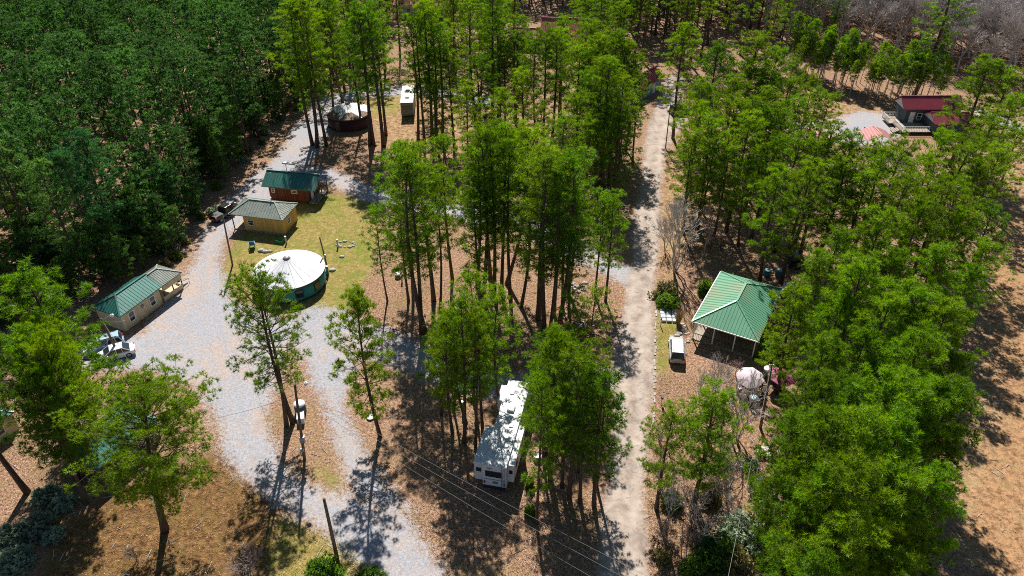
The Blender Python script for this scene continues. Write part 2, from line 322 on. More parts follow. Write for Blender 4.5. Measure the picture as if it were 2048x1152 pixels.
# ------------------------------------------------------------------ trees
def unit(a): return a / np.maximum(np.linalg.norm(a, axis=-1, keepdims=True), 1e-9)
def needle_tris(r_, cent, out, n, ln, wd, spread=.9):
    "n needle faces bursting from each tuft centre"
    k = len(cent); c = np.repeat(cent, n, 0); o = np.repeat(out, n, 0)
    d = unit(o + spread * r_.normal(size=(k * n, 3))); sd = unit(np.cross(d, r_.normal(size=(k * n, 3))))
    L = ln * r_.uniform(.65, 1.25, (k * n, 1)); w = wd * r_.uniform(.7, 1.3, (k * n, 1)) * .5
    V = np.empty((k * n, 3, 3)); V[:, 0] = c - sd * w; V[:, 1] = c + sd * w; V[:, 2] = c + d * L
    return V
def pine(seed, h, r, cf, nb, clumps, tufts, needles, nl, nw, lean=0.3, tr=.24, dead=6, gap=0.0, flat=.35):
    r_ = np.random.default_rng(seed); mb = MB()
    bend = r_.normal(0, 1, 2) * lean
    axis = lambda z: np.array([bend[0] * math.sin(z / h * 2.6), bend[1] * math.sin(z / h * 2.2 + .4) - bend[1] * .38, z])
    zs = np.linspace(-.1, h * .98, 9)
    mb.tube([axis(z) for z in zs], [tr * (1.25 if i == 0 else 1) * (1 - .93 * max(0, z) / h) ** .8 + .015 for i, z in enumerate(zs)], 8)
    cents = []; outs = []; tints = []
    ga = r_.uniform(0, 6.28)
    for i in range(nb):
        u = (i + r_.uniform(0, 1)) / nb; u = u ** .9; z = h * (1 - cf) + cf * h * u * .985
        if gap and r_.uniform() < gap: continue
        prof = (.5 + .5 * u / flat) if u < flat else math.sqrt(max(0.02, 1 - ((u - flat) / (1.03 - flat)) ** 2))
        L = r * prof * r_.uniform(.6, 1.12); ga += 2.4 + r_.normal(0, .3)
        el = R(-8) + u ** 1.3 * R(62) + r_.normal(0, .12); d = np.array([math.cos(ga) * math.cos(el), math.sin(ga) * math.cos(el), math.sin(el)])
        p0 = axis(z); side = np.array([-math.sin(ga), math.cos(ga), 0])
        pt = lambda s: p0 + d * L * s + np.array([0, 0, .16 * L * s * s])
        mb.tube([pt(0), pt(.5), pt(.95)], [.028 + .012 * L * (1 - u), .02 + .005 * L, .012], 4, False)
        nc = max(2, int(round(clumps * (.5 + .5 * L / r))))
        for j in range(nc):
            s = 1.0 if j == 0 else r_.uniform(.35, 1.0); lat = 0 if j == 0 else r_.uniform(-.42, .42) * L * (s * .8 + .1)
            c = pt(s) + side * lat + np.array([0, 0, r_.normal(.1, .15)])
            if j: mb.tube([pt(max(.1, s - .25)), c], [.016, .008], 3, False)
            cr = r_.uniform(.26, .46) * (.7 + .3 * r / 3); t = unit(r_.normal(size=(tufts, 3))); t[:, 2] = np.abs(t[:, 2]) * .9 - .12
            t = unit(t); rad = cr * r_.uniform(.35, 1, (tufts, 1)); cents.append(c + t * rad * np.array([1.1, 1.1, .75])); outs.append(unit(t * .8 + d * .35 + np.array([0, 0, .35])))
            tints.append(np.clip(r_.uniform(.0, 1.0) * .7 + r_.uniform(0, .3, tufts), 0, 1))
    top = axis(h * .985); t = unit(r_.normal(size=(tufts * 2, 3))); cents.append(top + t * .45); outs.append(unit(t + np.array([0, 0, .6]))); tints.append(np.full(tufts * 2, .8))
    for i in range(dead):
        z = h * (1 - cf) * r_.uniform(.45, 1.0); a = r_.uniform(0, 6.28); L = r_.uniform(.5, 1.5)
        mb.tube([axis(z), axis(z) + np.array([math.cos(a) * L, math.sin(a) * L, r_.uniform(-.25, .2)])], [.025, .008], 3, False)
    T = needle_tris(r_, np.concatenate(cents), np.concatenate(outs), needles, nl, nw)
    return mb, T, np.repeat(np.concatenate(tints), needles)
def tri_mesh(name, T, tint, m):
    F = np.arange(len(T) * 3).reshape(-1, 3); return np_mesh(name, T.reshape(-1, 3), F, m, {'tint': ('FACE', tint)})
PROTO = {}
def proto(key, name, trunk, T, tint, mtrunk, mcrown, crown_name='crown'):
    me = bpy.data.meshes.new('trunk'); me.from_pydata(trunk.v, [], trunk.f); me.materials.append(mtrunk)
    me.polygons.foreach_set('use_smooth', [True] * len(me.polygons))
    PROTO[key] = (name, me, tri_mesh(crown_name, T, tint, mcrown) if T is not None else None, crown_name)
def plant(key, x, y, sc=1.0, scz=None, rz=None, label=None, cat='tree', group=None, tilt=(0, 0), name=None, z=0.0):
    nm, tm, cm, cn = PROTO[key]
    o = thing(name or nm, label, cat, x, y, z, random.uniform(0, 6.28) if rz is None else rz, group)
    o.scale = (sc, sc, scz or sc); o.rotation_euler[0] = tilt[0]; o.rotation_euler[1] = tilt[1]
    new_obj('trunk', tm, o)
    if cm: new_obj(cn, cm, o)
    return o
VAR = {'grove': [], 'tall': [], 'mid': [], 'full': [], 'broad': [], 'sparse': [], 'forest': []}
SPEC = []
for i in range(5): SPEC.append(('tall', 100 + i, 23, 3.5, .6, 58, 4, 8, 13, .36, .042, .6, .26, 8, .06, .45))
for i in range(4): SPEC.append(('mid', 200 + i, 18, 3.2, .7, 50, 4, 8, 13, .36, .042, .55, .2, 8, .04, .35))
for i in range(4): SPEC.append(('full', 300 + i, 17, 3.7, .82, 66, 4, 10, 14, .37, .046, .45, .22, 2, .03, .35))
for i in range(4): SPEC.append(('grove', 350 + i, 17.5, 3.9, .74, 56, 4, 9, 14, .37, .044, .5, .24, 4, .06, .4))
for i in range(2): SPEC.append(('broad', 400 + i, 19, 6.4, .66, 100, 7, 12, 14, .35, .042, .7, .34, 6, .04, .5))
for i in range(2): SPEC.append(('sparse', 500 + i, 19, 4.4, .68, 62, 3, 9, 14, .36, .042, .6, .24, 10, .12, .4))
for i in range(5): SPEC.append(('forest', 600 + i, 21, 3.6, .72, 62, 4, 9, 8, .42, .075, .5, .24, 8, .1, .4))
for kind, *a in SPEC:
    mb, T, ti = pine(*a); key = kind + str(a[0]); VAR[kind].append((key, a[1]))
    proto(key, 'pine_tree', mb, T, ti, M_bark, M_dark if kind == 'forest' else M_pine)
def pine_at(kind, x, y, h, label, group=None, wide=1.0, cat='pine tree', i=None, lean=.02):
    key, h0 = VAR[kind][random.randrange(len(VAR[kind])) if i is None else i % len(VAR[kind])]
    s = h / h0
    return plant(key, x, y, s * wide, s, None, label, cat, group, (random.gauss(0, lean), random.gauss(0, lean)))
# --- pines one can point at: (how, px, py, height, kind, width, label); B = foot of trunk at that pixel, T = tree top at that pixel
SOLO = [
 ('B', 330, 1060, 16.8, 'broad', 1.15, 'broad spreading pine whose bare trunk stands on the brown lawn right of the green-roofed cabin'),
 ('B', 172, 1008, 15.5, 'broad', .62, 'spreading pine on the shaded near side of the cabin hidden under crowns'),
 ('B', 55, 985, 20, 'tall', 1.25, 'tall dark pine between the cut-off beige cabin and the lower left frame corner'),
 ('T', 62, 560, 20, 'full', 1.25, 'bushy light green pine left of the two cars, topmost of the clump there'),
 ('T', 85, 640, 16, 'full', .9, 'light green pine overhanging the parked blue car'),
 ('T', 20, 690, 18, 'full', 1.15, 'bushy pine at the left frame edge below the beige cabin'),
 ('T', 80, 705, 17, 'broad', .62, 'loose pine crown between the two cars and the cut-off beige cabin'),
 ('B', 573, 852, 18.5, 'sparse', .95, 'thin crowned pine leaning left, left one of the pair in front of the white-roofed yurt'),
 ('B', 586, 846, 19.5, 'sparse', 1.0, 'thin crowned pine, right one of the pair in front of the white-roofed yurt'),
 ('B', 215, 556, 19, 'forest', 1.0, 'tall dark pine directly behind the beige cabin, shading the middle of its roof'),
 ('B', 256, 531, 20, 'forest', 1.1, 'tall dark pine behind the ridge end of the beige cabin'),
 ('B', 178, 588, 19, 'forest', 1.0, 'tall dark pine behind the near end of the beige cabin'),
 ('B', 760, 872, 18.5, 'full', .85, 'full light green pine standing alone between the gravel drives left of the camper'),
 ('B', 905, 866, 16.5, 'mid', .95, 'slim pine left of the long white camper, leftmost of its row'),
 ('B', 929, 885, 19, 'mid', .95, 'slim pine close beside the slide-out of the white camper'),
 ('B', 951, 893, 17.5, 'tall', .8, 'thin shaded pine trunk rising right beside the white camper rear'),
 ('T', 937, 560, 17, 'mid', .9, 'bright yellow green pine tip above the trees left of the camper'),
 ('T', 1003, 594, 17, 'mid', .95, 'round topped pine with pale limbs behind the camper nose'),
 ('T', 958, 640, 15, 'mid', 1.0, 'leafy young pine crown just behind the camper'),
 ('B', 1100, 962, 19, 'mid', .85, 'pine with straight bare trunk right of the camper, its crown hanging over the roof'),
 ('B', 1073, 1046, 19, 'mid', .75, 'foremost pine with thin bare trunk in front of the camper by the small shrub'),
 ('B', 1138, 996, 18.5, 'sparse', .95, 'dark stemmed pine between camper and paved road'),
 ('B', 1124, 972, 18, 'sparse', .75, 'forked pine right of the white satellite dish'),
 ('B', 1160, 1005, 17.5, 'tall', .9, 'leaning thin pine left of the paved road edge near the camper'),
 ('B', 1188, 1012, 17, 'mid', 1.1, 'pine casting its shade over the paved road beside the camper'),
 ('T', 1136, 600, 13, 'sparse', .8, 'airy pine standing over the red trailer'),
 ('T', 1190, 585, 14, 'sparse', .85, 'thin airy pine reaching over the paved road above the red trailer'),
 ('B', 1190, 590, 15, 'mid', .9, 'slim pine left of the paved road opposite the round hedge'),
 ('B', 1211, 603, 15.5, 'mid', 1.0, 'tapering dark green pine beside the road opposite the round hedge'),
 ('B', 851, 668, 25, 'tall', 1.15, 'right stem of the tall curved pair right of the lawn'),
 ('B', 843, 666, 24, 'tall', 1.0, 'tall pine with curved double stem right of the lawn, left stem of the two'),
 ('B', 880, 621, 20, 'tall', .8, 'thin straight pine right of the curved double stem'),
 ('B', 775, 602, 13, 'sparse', .75, 'small airy pine with long side boughs at the lawn edge'),
 ('B', 967, 595, 24, 'tall', 1.05, 'thick dark pine, leftmost in the tight clump of stems at the photo centre'),
 ('B', 988, 588, 24, 'tall', 1.0, 'dark pine stem second from the left in the tight central clump'),
 ('B', 1003, 586, 24, 'tall', .95, 'dark pine stem third from the left in the tight central clump'),
 ('B', 1021, 598, 23, 'tall', .9, 'leaning pine stem, rightmost of the tight central clump'),
 ('B', 1089, 670, 24.5, 'tall', 1.1, 'broad shouldered pine with twin dark stems above the red trailer, left stem'),
 ('B', 1098, 677, 23, 'tall', .9, 'thin pine tight against twin dark stems above the red trailer'),
 ('B', 1117, 656, 24, 'tall', 1.1, 'pine with bowed stem leaning to the red trailer'),
 ('B', 1125, 612, 20, 'tall', .85, 'thin pine behind the bowed stem near the red trailer'),
 ('B', 905, 560, 21, 'tall', .9, 'tall pine beyond the thin straight stem right of the lawn'),
 ('B', 1192, 378, 21, 'tall', 1.0, 'yellowish pine left of the upper road, left of its trio'),
 ('B', 1206, 383, 22, 'tall', 1.1, 'yellowish pine left of the upper road, middle of its trio'),
 ('B', 1227, 392, 20, 'tall', 1.15, 'yellowish pine left of the upper road, right of its trio'),
 ('B', 1385, 1012, 15, 'grove', 1.1, 'young dark pine among bare branches below the parked white car'),
 ('T', 1345, 830, 13, 'grove', 1.0, 'low pine crown nearest the paved road below the parked white car'),
 ('T', 1428, 820, 12.5, 'grove', 1.0, 'low pine crown just right of the young dark pine, beside bare thin trunks'),
 ('B', 1828, 190, 25, 'tall', 1.5, 'big dark pine rising behind the red-roofed grey house'),
 ('T', 1975, 130, 18, 'full', 1.4, 'wide light green pine right of the red-roofed grey house'),
 ('B', 1600, 510, 20, 'tall', 1.1, 'pine with one heavy dark stem leaning over the black cart'),
 ('B', 1517, 430, 17, 'mid', 1.0, 'single leaning pine stem with shade stretching to the black cart'),
 ('B', 1488, 420, 17, 'mid', 1.1, 'pine of the shady clump behind the black iron fence'),
 ('B', 1470, 412, 17, 'mid', 1.1, 'leftmost pine of the shady clump behind the black iron fence'),
]
def base_of(how, px, py, h): return G(px, py) if how == 'B' else G(px, py, h)
PINES = []
for how, px, py, h, kind, wd, lab in SOLO:
    x, y = base_of(how, px, py, h); PINES.append((x, y)); o = pine_at(kind, x, y, h, lab, None, wd, lean=.012)
    if px == 330: o.rotation_euler = (0, .17, .6)
GROUPS = {
 'stand': ('full', 'bushy bright green pine packed in the close stand between green pavilion and bare dirt strip', 'close stand of pines beside the bare dirt strip'),
 'mid_right': ('grove', 'light green pine in the open grove between upper road and red-roofed grey house', 'open grove right of the upper road'),
 'centre': ('mid', 'green pine in the middle grove between lawn and paved road', 'middle grove of pines'),
 'upper_low': ('grove', 'full green pine crown filling the gaps between the tall stems of the upper grove', 'fuller pines of the upper grove'),
 'upper': ('tall', 'tall bare stemmed pine in the upper grove around the maroon yurt and old camper', 'upper grove of tall pines'),
}
LIST = {
 'stand': [(1680, 470, 17), (1760, 432, 17), (1850, 410, 17), (1925, 432, 16), (1655, 525, 16), (1725, 535, 17), (1800, 515, 17), (1880, 505, 17), (1945, 550, 15), (1610, 585, 14), (1690, 600, 16),
   (1760, 600, 18), (1840, 590, 18), (1900, 615, 17), (1655, 690, 15), (1720, 680, 17), (1790, 690, 18), (1860, 690, 18), (1920, 720, 16), (1640, 760, 15), (1700, 770, 17), (1780, 770, 18), (1850, 790, 18), (1905, 800, 17),
   (1600, 850, 15), (1660, 850, 17), (1740, 850, 18), (1820, 860, 18), (1890, 870, 16), (1595, 940, 15), (1650, 940, 17), (1720, 950, 18), (1800, 950, 17), (1868, 960, 15), (1620, 1030, 15), (1700, 1040, 16), (1780, 1040, 16), (1850, 1050, 14),
   (1640, 1110, 14), (1720, 1120, 15), (1800, 1130, 14)],
 'mid_right': [(1445, 95, 20), (1510, 80, 20), (1545, 110, 18), (1475, 165, 18), (1405, 170, 18), (1400, 215, 17), (1585, 165, 15), (1640, 190, 14), (1535, 185, 18), (1430, 250, 17), (1495, 240, 18), (1560, 230, 16), (1700, 285, 18), (1640, 285, 18), (1765, 300, 18), (1805, 290, 18), (1880, 275, 17),
   (1930, 290, 18), (1990, 240, 16), (1960, 330, 15), (1860, 320, 17), (1690, 330, 18), (1740, 350, 17), (1800, 360, 17), (1890, 370, 17), (1600, 290, 17), (1545, 280, 17), (1460, 300, 15), (1395, 280, 15), (1510, 330, 14), (1570, 350, 16), (2025, 150, 18), (2040, 270, 14), (1930, 370, 16), (2005, 305, 16), (2035, 205, 17), (1985, 425, 14), (1968, 490, 13), (1420, 300, 14), (1620, 340, 17), (1500, 130, 17), (1540, 150, 17), (1590, 125, 15), (1625, 155, 14), (1660, 195, 13), (1600, 205, 15), (1470, 205, 17)],
 'centre': [(800, 290, 22), (845, 300, 23), (945, 300, 22), (975, 262, 23), (1012, 265, 24), (1085, 310, 24), (1120, 318, 23), (1150, 340, 20), (1045, 365, 19), (960, 400, 17), (1150, 425, 17), (800, 430, 14),  (895, 625, 15), (922, 640, 15), (1095, 725, 14), (1100, 672, 17), (1175, 745, 14), (1212, 775, 14), (1135, 780, 14), (870, 660, 13)],
 'upper_low': [(1045, 150, 15), (1180, 150, 18), (1235, 165, 18), (1250, 190, 14), (1210, 205, 16), (1155, 200, 15), (1085, 215, 14), (1120, 240, 13), (1245, 235, 15), (1005, 190, 15), (930, 175, 16), (900, 115, 17), (955, 125, 17), (1010, 100, 16), (1180, 240, 14), (870, 180, 13), (1050, 260, 12), (1165, 100, 18), (1215, 110, 18), (1250, 90, 19), (700, 60, 19), (640, 40, 20), (860, 30, 19), (600, 60, 20), (1375, 60, 20), (1190, 55, 18)],
 'upper': [('B', 625, 290, 24), ('B', 635, 295, 25), ('B', 653, 292, 25), ('B', 740, 290, 24), ('B', 748, 291, 23), ('B', 767, 292, 25), ('B', 772, 270, 22), ('B', 836, 284, 22), ('B', 849, 286, 22), ('B', 864, 276, 24), ('B', 872, 277, 23), ('B', 885, 284, 21), ('B', 954, 262, 23), ('B', 985, 250, 24), ('B', 995, 247, 23), ('B', 1030, 240, 20),
   ('B', 1073, 282, 19), ('B', 1086, 287, 21), ('B', 1103, 295, 20), ('B', 1166, 295, 18), ('B', 1180, 287, 19), ('B', 1195, 294, 20), ('B', 1216, 294, 20), ('B', 1229, 290, 19), ('B', 1250, 300, 17), ('B', 1265, 330, 16), ('B', 690, 225, 22), ('B', 700, 160, 21),
   ('B', 1500, 60, 20), ('B', 1560, 112, 15), ('B', 1600, 95, 16), ('B', 1650, 100, 15), ('B', 1480, 110, 20), ('B', 1530, 130, 19), ('B', 1440, 130, 21), ('B', 1415, 90, 22), ('B', 1455, 60, 22), ('B', 1560, 75, 18), ('B', 1310, 70, 24), ('B', 1260, 60, 24), ('B', 1215, 50, 23), ('B', 1180, 40, 22), ('B', 900, 95, 19), ('B', 770, 140, 21), ('B', 715, 145, 21), ('B', 670, 165, 22), ('B', 690, 185, 20), ('B', 1025, 96, 25), ('B', 925, 55, 24), ('B', 1166, 110, 22), ('B', 1235, 112, 25), ('B', 1241, 122, 25), ('B', 1265, 132, 24), ('B', 1280, 120, 25), ('B', 1343, 118, 25), ('B', 1365, 140, 24), ('B', 1380, 130, 25), ('B', 1400, 120, 24), ('B', 1195, 170, 20), ('B', 980, 110, 20), ('B', 960, 90, 20), ('B', 940, 160, 19), ('B', 860, 130, 20), ('B', 800, 110, 20), ('B', 740, 110, 20), ('B', 840, 75, 20)],
}
for g, rows in LIST.items():
    kind, lab, grp = GROUPS[g]
    for q in rows:
        how, px, py, h = q if isinstance(q[0], str) else ('T',) + q
        h *= random.uniform(.93, 1.0) if g == 'centre' else random.uniform(.88, 1.12) if g == 'stand' else random.uniform(.95, 1.05); x, y = base_of(how, px, py, h); PINES.append((x, y))
        pine_at(kind, x, y, h, lab, grp, random.uniform(.9, 1.15) if g == 'stand' else random.uniform(.95, 1.2))
# --- the dense forest: nearest trees one by one, the far remainder as one mass
def in_poly(x, y, pts):
    c = False
    for i in range(len(pts)):
        a, b = pts[i], pts[i - 1]
        if (a[1] > y) != (b[1] > y) and x < (b[0] - a[0]) * (y - a[1]) / (b[1] - a[1]) + a[0]: c = not c
    return c
def scatter(poly, gap, avoid=(), avoid_r=3.0, tries=9000):
    x0, x1 = min(p[0] for p in poly), max(p[0] for p in poly); y0, y1 = min(p[1] for p in poly), max(p[1] for p in poly); out = []
    for _ in range(tries):
        x, y = random.uniform(x0, x1), random.uniform(y0, y1)
        if not in_poly(x, y, poly): continue
        if any((x - a) ** 2 + (y - b) ** 2 < gap * gap for a, b in out) or any((x - a) ** 2 + (y - b) ** 2 < avoid_r ** 2 for a, b in avoid): continue
        out.append((x, y))
    return out
FOREST = GP((-200, 690), (0, 655), (140, 580), (262, 520), (345, 480), (392, 435), (440, 375), (505, 312), (560, 240), (620, 190), (690, 130), (745, 60), (770, -20), (520, -40), (-100, -40), (-260, 300))
BACK = GP((740, -25), (1470, -25), (1450, 60), (1350, 90), (1210, 85), (1140, 20), (1000, 15), (900, 20), (800, 30), (745, 70))
f_pts = sorted(scatter(FOREST, 4.2, PINES, 2.5, 14000), key=lambda p: p[1])
b_pts = scatter(BACK, 3.5, PINES, 2.4, 9000)
FILL = GP((880, 60), (1020, 45), (1035, 100), (1180, 105), (1235, 100), (1235, 190), (1150, 262), (1020, 262), (940, 200), (890, 130))
def to_px(X, Y, z=0.0):
    d = Y * cS + (CAMH - z) * sS; return 1024 + X / d * FPX, 576 - (Y * sS - (CAMH - z) * cS) / d * FPX
for x, y in scatter(FILL, 7.4, PINES, 3.4, 3000):
    px, py = to_px(x, y); low = 1015 < px < 1160 and py < 210
    PINES.append((x, y)); pine_at('grove', x, y, random.uniform(6, 9) if low else random.uniform(12, 19), GROUPS['upper_low'][1], GROUPS['upper_low'][2], random.uniform(.95, 1.25))
room = max(0, 296 - len(PINES)); solo_f = f_pts[:room]; far = f_pts[room:] + b_pts

for x, y in solo_f:
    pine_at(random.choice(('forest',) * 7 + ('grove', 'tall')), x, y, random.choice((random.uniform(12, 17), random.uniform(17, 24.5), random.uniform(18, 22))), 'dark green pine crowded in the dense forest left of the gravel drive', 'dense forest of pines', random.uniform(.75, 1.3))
EDGE = GP((20, 655), (110, 625), (200, 580), (300, 548), (362, 505), (405, 438), (462, 360), (535, 275), (605, 208), (660, 150)); k_ = 0
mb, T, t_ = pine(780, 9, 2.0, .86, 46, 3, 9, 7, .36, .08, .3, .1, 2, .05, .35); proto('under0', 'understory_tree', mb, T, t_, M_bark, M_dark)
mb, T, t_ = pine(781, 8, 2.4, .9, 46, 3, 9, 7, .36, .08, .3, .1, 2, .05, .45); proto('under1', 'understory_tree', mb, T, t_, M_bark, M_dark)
for i in range(110):
    t = random.uniform(0, 8.999); k_ = int(t); f_ = t - k_; x = EDGE[k_][0] * (1 - f_) + EDGE[k_ + 1][0] * f_ - random.uniform(.5, 11); y = EDGE[k_][1] * (1 - f_) + EDGE[k_ + 1][1] * f_ + random.gauss(0, 1)
    plant('under%d' % (i % 2), x, y, random.uniform(.55, 1.15), None, None, 'short dark understory evergreen filling the shade below the dense forest edge', 'small tree', 'understory of the dense forest')
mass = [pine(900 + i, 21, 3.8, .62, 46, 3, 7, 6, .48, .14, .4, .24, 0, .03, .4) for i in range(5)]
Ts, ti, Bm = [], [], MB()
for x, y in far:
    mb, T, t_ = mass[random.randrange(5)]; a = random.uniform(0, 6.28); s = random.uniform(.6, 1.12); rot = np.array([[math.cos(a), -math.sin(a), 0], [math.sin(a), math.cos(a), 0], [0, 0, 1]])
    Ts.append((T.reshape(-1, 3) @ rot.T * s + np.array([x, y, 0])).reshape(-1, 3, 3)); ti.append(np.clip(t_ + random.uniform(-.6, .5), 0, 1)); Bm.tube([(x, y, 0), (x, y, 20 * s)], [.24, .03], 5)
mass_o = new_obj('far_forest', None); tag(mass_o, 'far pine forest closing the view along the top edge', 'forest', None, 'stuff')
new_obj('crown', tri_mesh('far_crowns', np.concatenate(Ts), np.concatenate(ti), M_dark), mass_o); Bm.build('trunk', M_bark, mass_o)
print('PINES solo', len(PINES), 'forest', len(f_pts), 'solo forest', len(solo_f), 'far', len(far))
# --- leafless hardwoods
def bare(seed, h, stems=1, nbr=3, spread=.5, twig=.02, depth=4, tr=.16, twigs_only=False):
    r_ = random.Random(seed); mb = MB(); tw = MB()
    def grow(p, d, L, rad, lev):
        q = p + d * L; m = p + d * L * .5 + Vector((r_.gauss(0, .05), r_.gauss(0, .05), 0)) * L
        (mb if lev < 2 else tw).tube([p, m, q], [rad, rad * .85, rad * .68], 6 if lev < 1 else (4 if lev < 2 else 3), False)
        if lev >= depth: return
        for i in range(nbr if lev < depth - 1 else nbr + 1):
            a = r_.uniform(0, 6.28); s = r_.uniform(.35, .85) * spread * 1.6; e = d.orthogonal().normalized(); e.rotate(Matrix.Rotation(a, 3, d))
            nd = (d + e * s + Vector((0, 0, .18))).normalized(); st = p + d * L * r_.uniform(.55, 1.0)
            grow(st, nd, L * r_.uniform(.55, .8), max(rad * .58, twig), lev + 1)
    for k in range(stems):
        a = r_.uniform(0, 6.28); d = Vector((math.cos(a) * .16 * (stems > 1), math.sin(a) * .16 * (stems > 1), 1)).normalized()
        grow(Vector((math.cos(a) * .12, math.sin(a) * .12, -.1)) * (stems > 1), d, h * .36 * r_.uniform(.85, 1.1), tr, 0)
    return mb, tw
def bare_proto(key, seed, m=None, **kw):
    mb, tw = bare(seed, **kw); mt = bpy.data.meshes.new('trunk'); mt.from_pydata(mb.v, [], mb.f); mt.materials.append(M_grey if m is None else m)
    mc = bpy.data.meshes.new('twigs'); mc.from_pydata(tw.v, [], tw.f); mc.materials.append(m or M_grey)
    PROTO[key] = ('bare_tree', mt, mc, 'twigs')
for i in range(4): bare_proto('bare%d' % i, 40 + i, h=13, depth=5, twig=.026, spread=.6, tr=.2, nbr=4)
M_twig = bark('brown_twigs', (.14, .11, .095), (.36, .30, .27))
for i in range(2): bare_proto('slim%d' % i, 50 + i, h=13, depth=5, twig=.02, spread=.55, tr=.16)
for i in range(2): bare_proto('multi%d' % i, 60 + i, h=12, stems=5, depth=4, twig=.024, spread=.45, tr=.11)
bare_proto('pink', 70, m=M_pink, h=9, depth=5, twig=.02, spread=.75, tr=.14)
for i in range(2): bare_proto('thicket%d' % i, 80 + i, m=M_twig, h=4.5, stems=6, depth=4, twig=.014, spread=.8, tr=.05)
def bare_at(key, px, py, sc, label, scz=None, group=None, cat='bare tree', name=None):
    x, y = G(px, py); return plant(key, x, y, sc, scz, None, label, cat, group, (random.gauss(0, .03), random.gauss(0, .03)), name)
bare_at('multi0', 1349, 543, 1.05, 'tall leafless tree of many upright stems at the road above the round hedge', 1.15)
bare_at('pink', 1408, 512, 1.0, 'leafless tree with pinkish budding twigs by the black iron fence')
bare_at('multi1', 1330, 500, .55, 'small leafless sapling by the road edge near the many stemmed tree')
bare_at('multi1', 1474, 880, .72, 'pale leafless tree with fine upright twigs in front of the striped patio umbrella')
bare_at('slim0', 1463, 884, .8, 'leafless tree with one dark bent stem left of the wooden pallet', 1.0)
bare_at('slim1', 1395, 860, .75, 'grey twiggy tree arching over the parked white car')
bare_at('multi0', 1430, 790, .6, 'grey twiggy tree spreading under the pavilion eave', .5)
bare_at('pink', 1470, 752, .4, 'low brownish leafless tree against the pavilion front')
bare_at('slim0', 1605, 740, .8, 'grey leafless tree beside the white objects right of the pavilion', .7)
bare_at('slim1', 1640, 720, .75, 'grey leafless tree wedged between pavilion yard and the close pine stand', .7)
bare_at('slim0', 1590, 790, .6, 'thin leafless tree behind the red patio umbrella')
bare_at('bare1', 1680, 440, .8, 'silvery leafless tree in the pine grove behind the black cart')
bare_at('bare3', 1775, 420, .8, 'silvery leafless tree above the close pine stand')
for i in range(18):
    px, py = random.choice(((1330, 960), (1420, 900), (1390, 1050), (1470, 980), (1500, 1060), (1350, 1120), (1440, 1020), (1550, 960), (1320, 870), (1560, 1040))); px += random.gauss(0, 22); py += random.gauss(0, 25)
    if px > 1318: bare_at('thicket%d' % (i % 2), px, py, random.uniform(.5, 1.1), 'leafless brush clump in the rough yard right of the paved road', None, 'leafless brush right of the paved road', 'shrub', 'bare_shrub')
for px, py, sc, lab in ((1400, 1095, .7, 'slim leafless tree at the bottom behind the pinkish ladder'), (1332, 1062, .55, 'slim leafless sapling nearest the lower paved road edge'), (1452, 1002, .7, 'slim leafless tree between young dark pine and service wire'), (1505, 1035, .6, 'slim leafless tree right of the service wire near the bottom'), (1338, 905, .5, 'leafless sapling beside the kerb end'), (1560, 1075, .6, 'slim leafless tree before the lower pine stand')):
    bare_at('slim%d' % random.randrange(2), px, py, sc, lab)
bare_at('thicket0', 500, 1150, 1.0, 'bare brushy shrub at the bottom of the brown lawn', cat='shrub', name='bare_shrub')
bare_at('thicket1', 275, 1120, .5, 'small bare shrub on the brown lawn left of the brushy one', cat='shrub', name='bare_shrub')
HW = GP((1455, -20), (2160, -20), (2160, 175), (1930, 165), (1880, 130), (1760, 110), (1640, 85), (1560, 85), (1500, 60))
for i, (x, y) in enumerate(scatter(HW, 3.9, PINES, 2.2, 6000)):
    plant('bare%d' % (i % 4), x, y, random.uniform(1.05, 1.5), None, None, 'grey leafless hardwood in the winter wood along the top right edge', 'bare tree', 'grey winter wood', name='bare_tree')
for j, (x, y) in enumerate(scatter(GP((1455, -20), (1640, -20), (1620, 60), (1500, 60)), 8, (), 0, 600)):
    pine_at('forest', x, y, 20, 'bluish evergreen standing among the grey winter wood', 'evergreens in the winter wood')
# --- young pines along the yard edge
for i in range(2):
    mb, T, t_ = pine(800 + i, 9, 1.25, .62, 34, 3, 8, 6, .3, .07, .25, .075, 3, .05, .35); proto('young%d' % i, 'young_pine', mb, T, t_, M_grey, M_pine)
row = GP((1590, 150), (1650, 172), (1710, 190), (1780, 203), (1840, 209), (1890, 214))
for i in range(len(row) - 1):
    (ax, ay), (bx, by) = row[i], row[i + 1]; n = int(math.hypot(bx - ax, by - ay) / 1.5)
    for k in range(n):
        t = (k + random.random()) / n
        for lay in range(4):
            plant('young%d' % random.randrange(2), ax + (bx - ax) * t + random.gauss(0, .6), ay + (by - ay) * t + lay * 2.4 + random.gauss(0, .9), random.uniform(.6, 1.3), None, None,
                  'slender pale stemmed young pine in the tight row behind the yard of the red-roofed house', 'young pine', 'row of young pines')
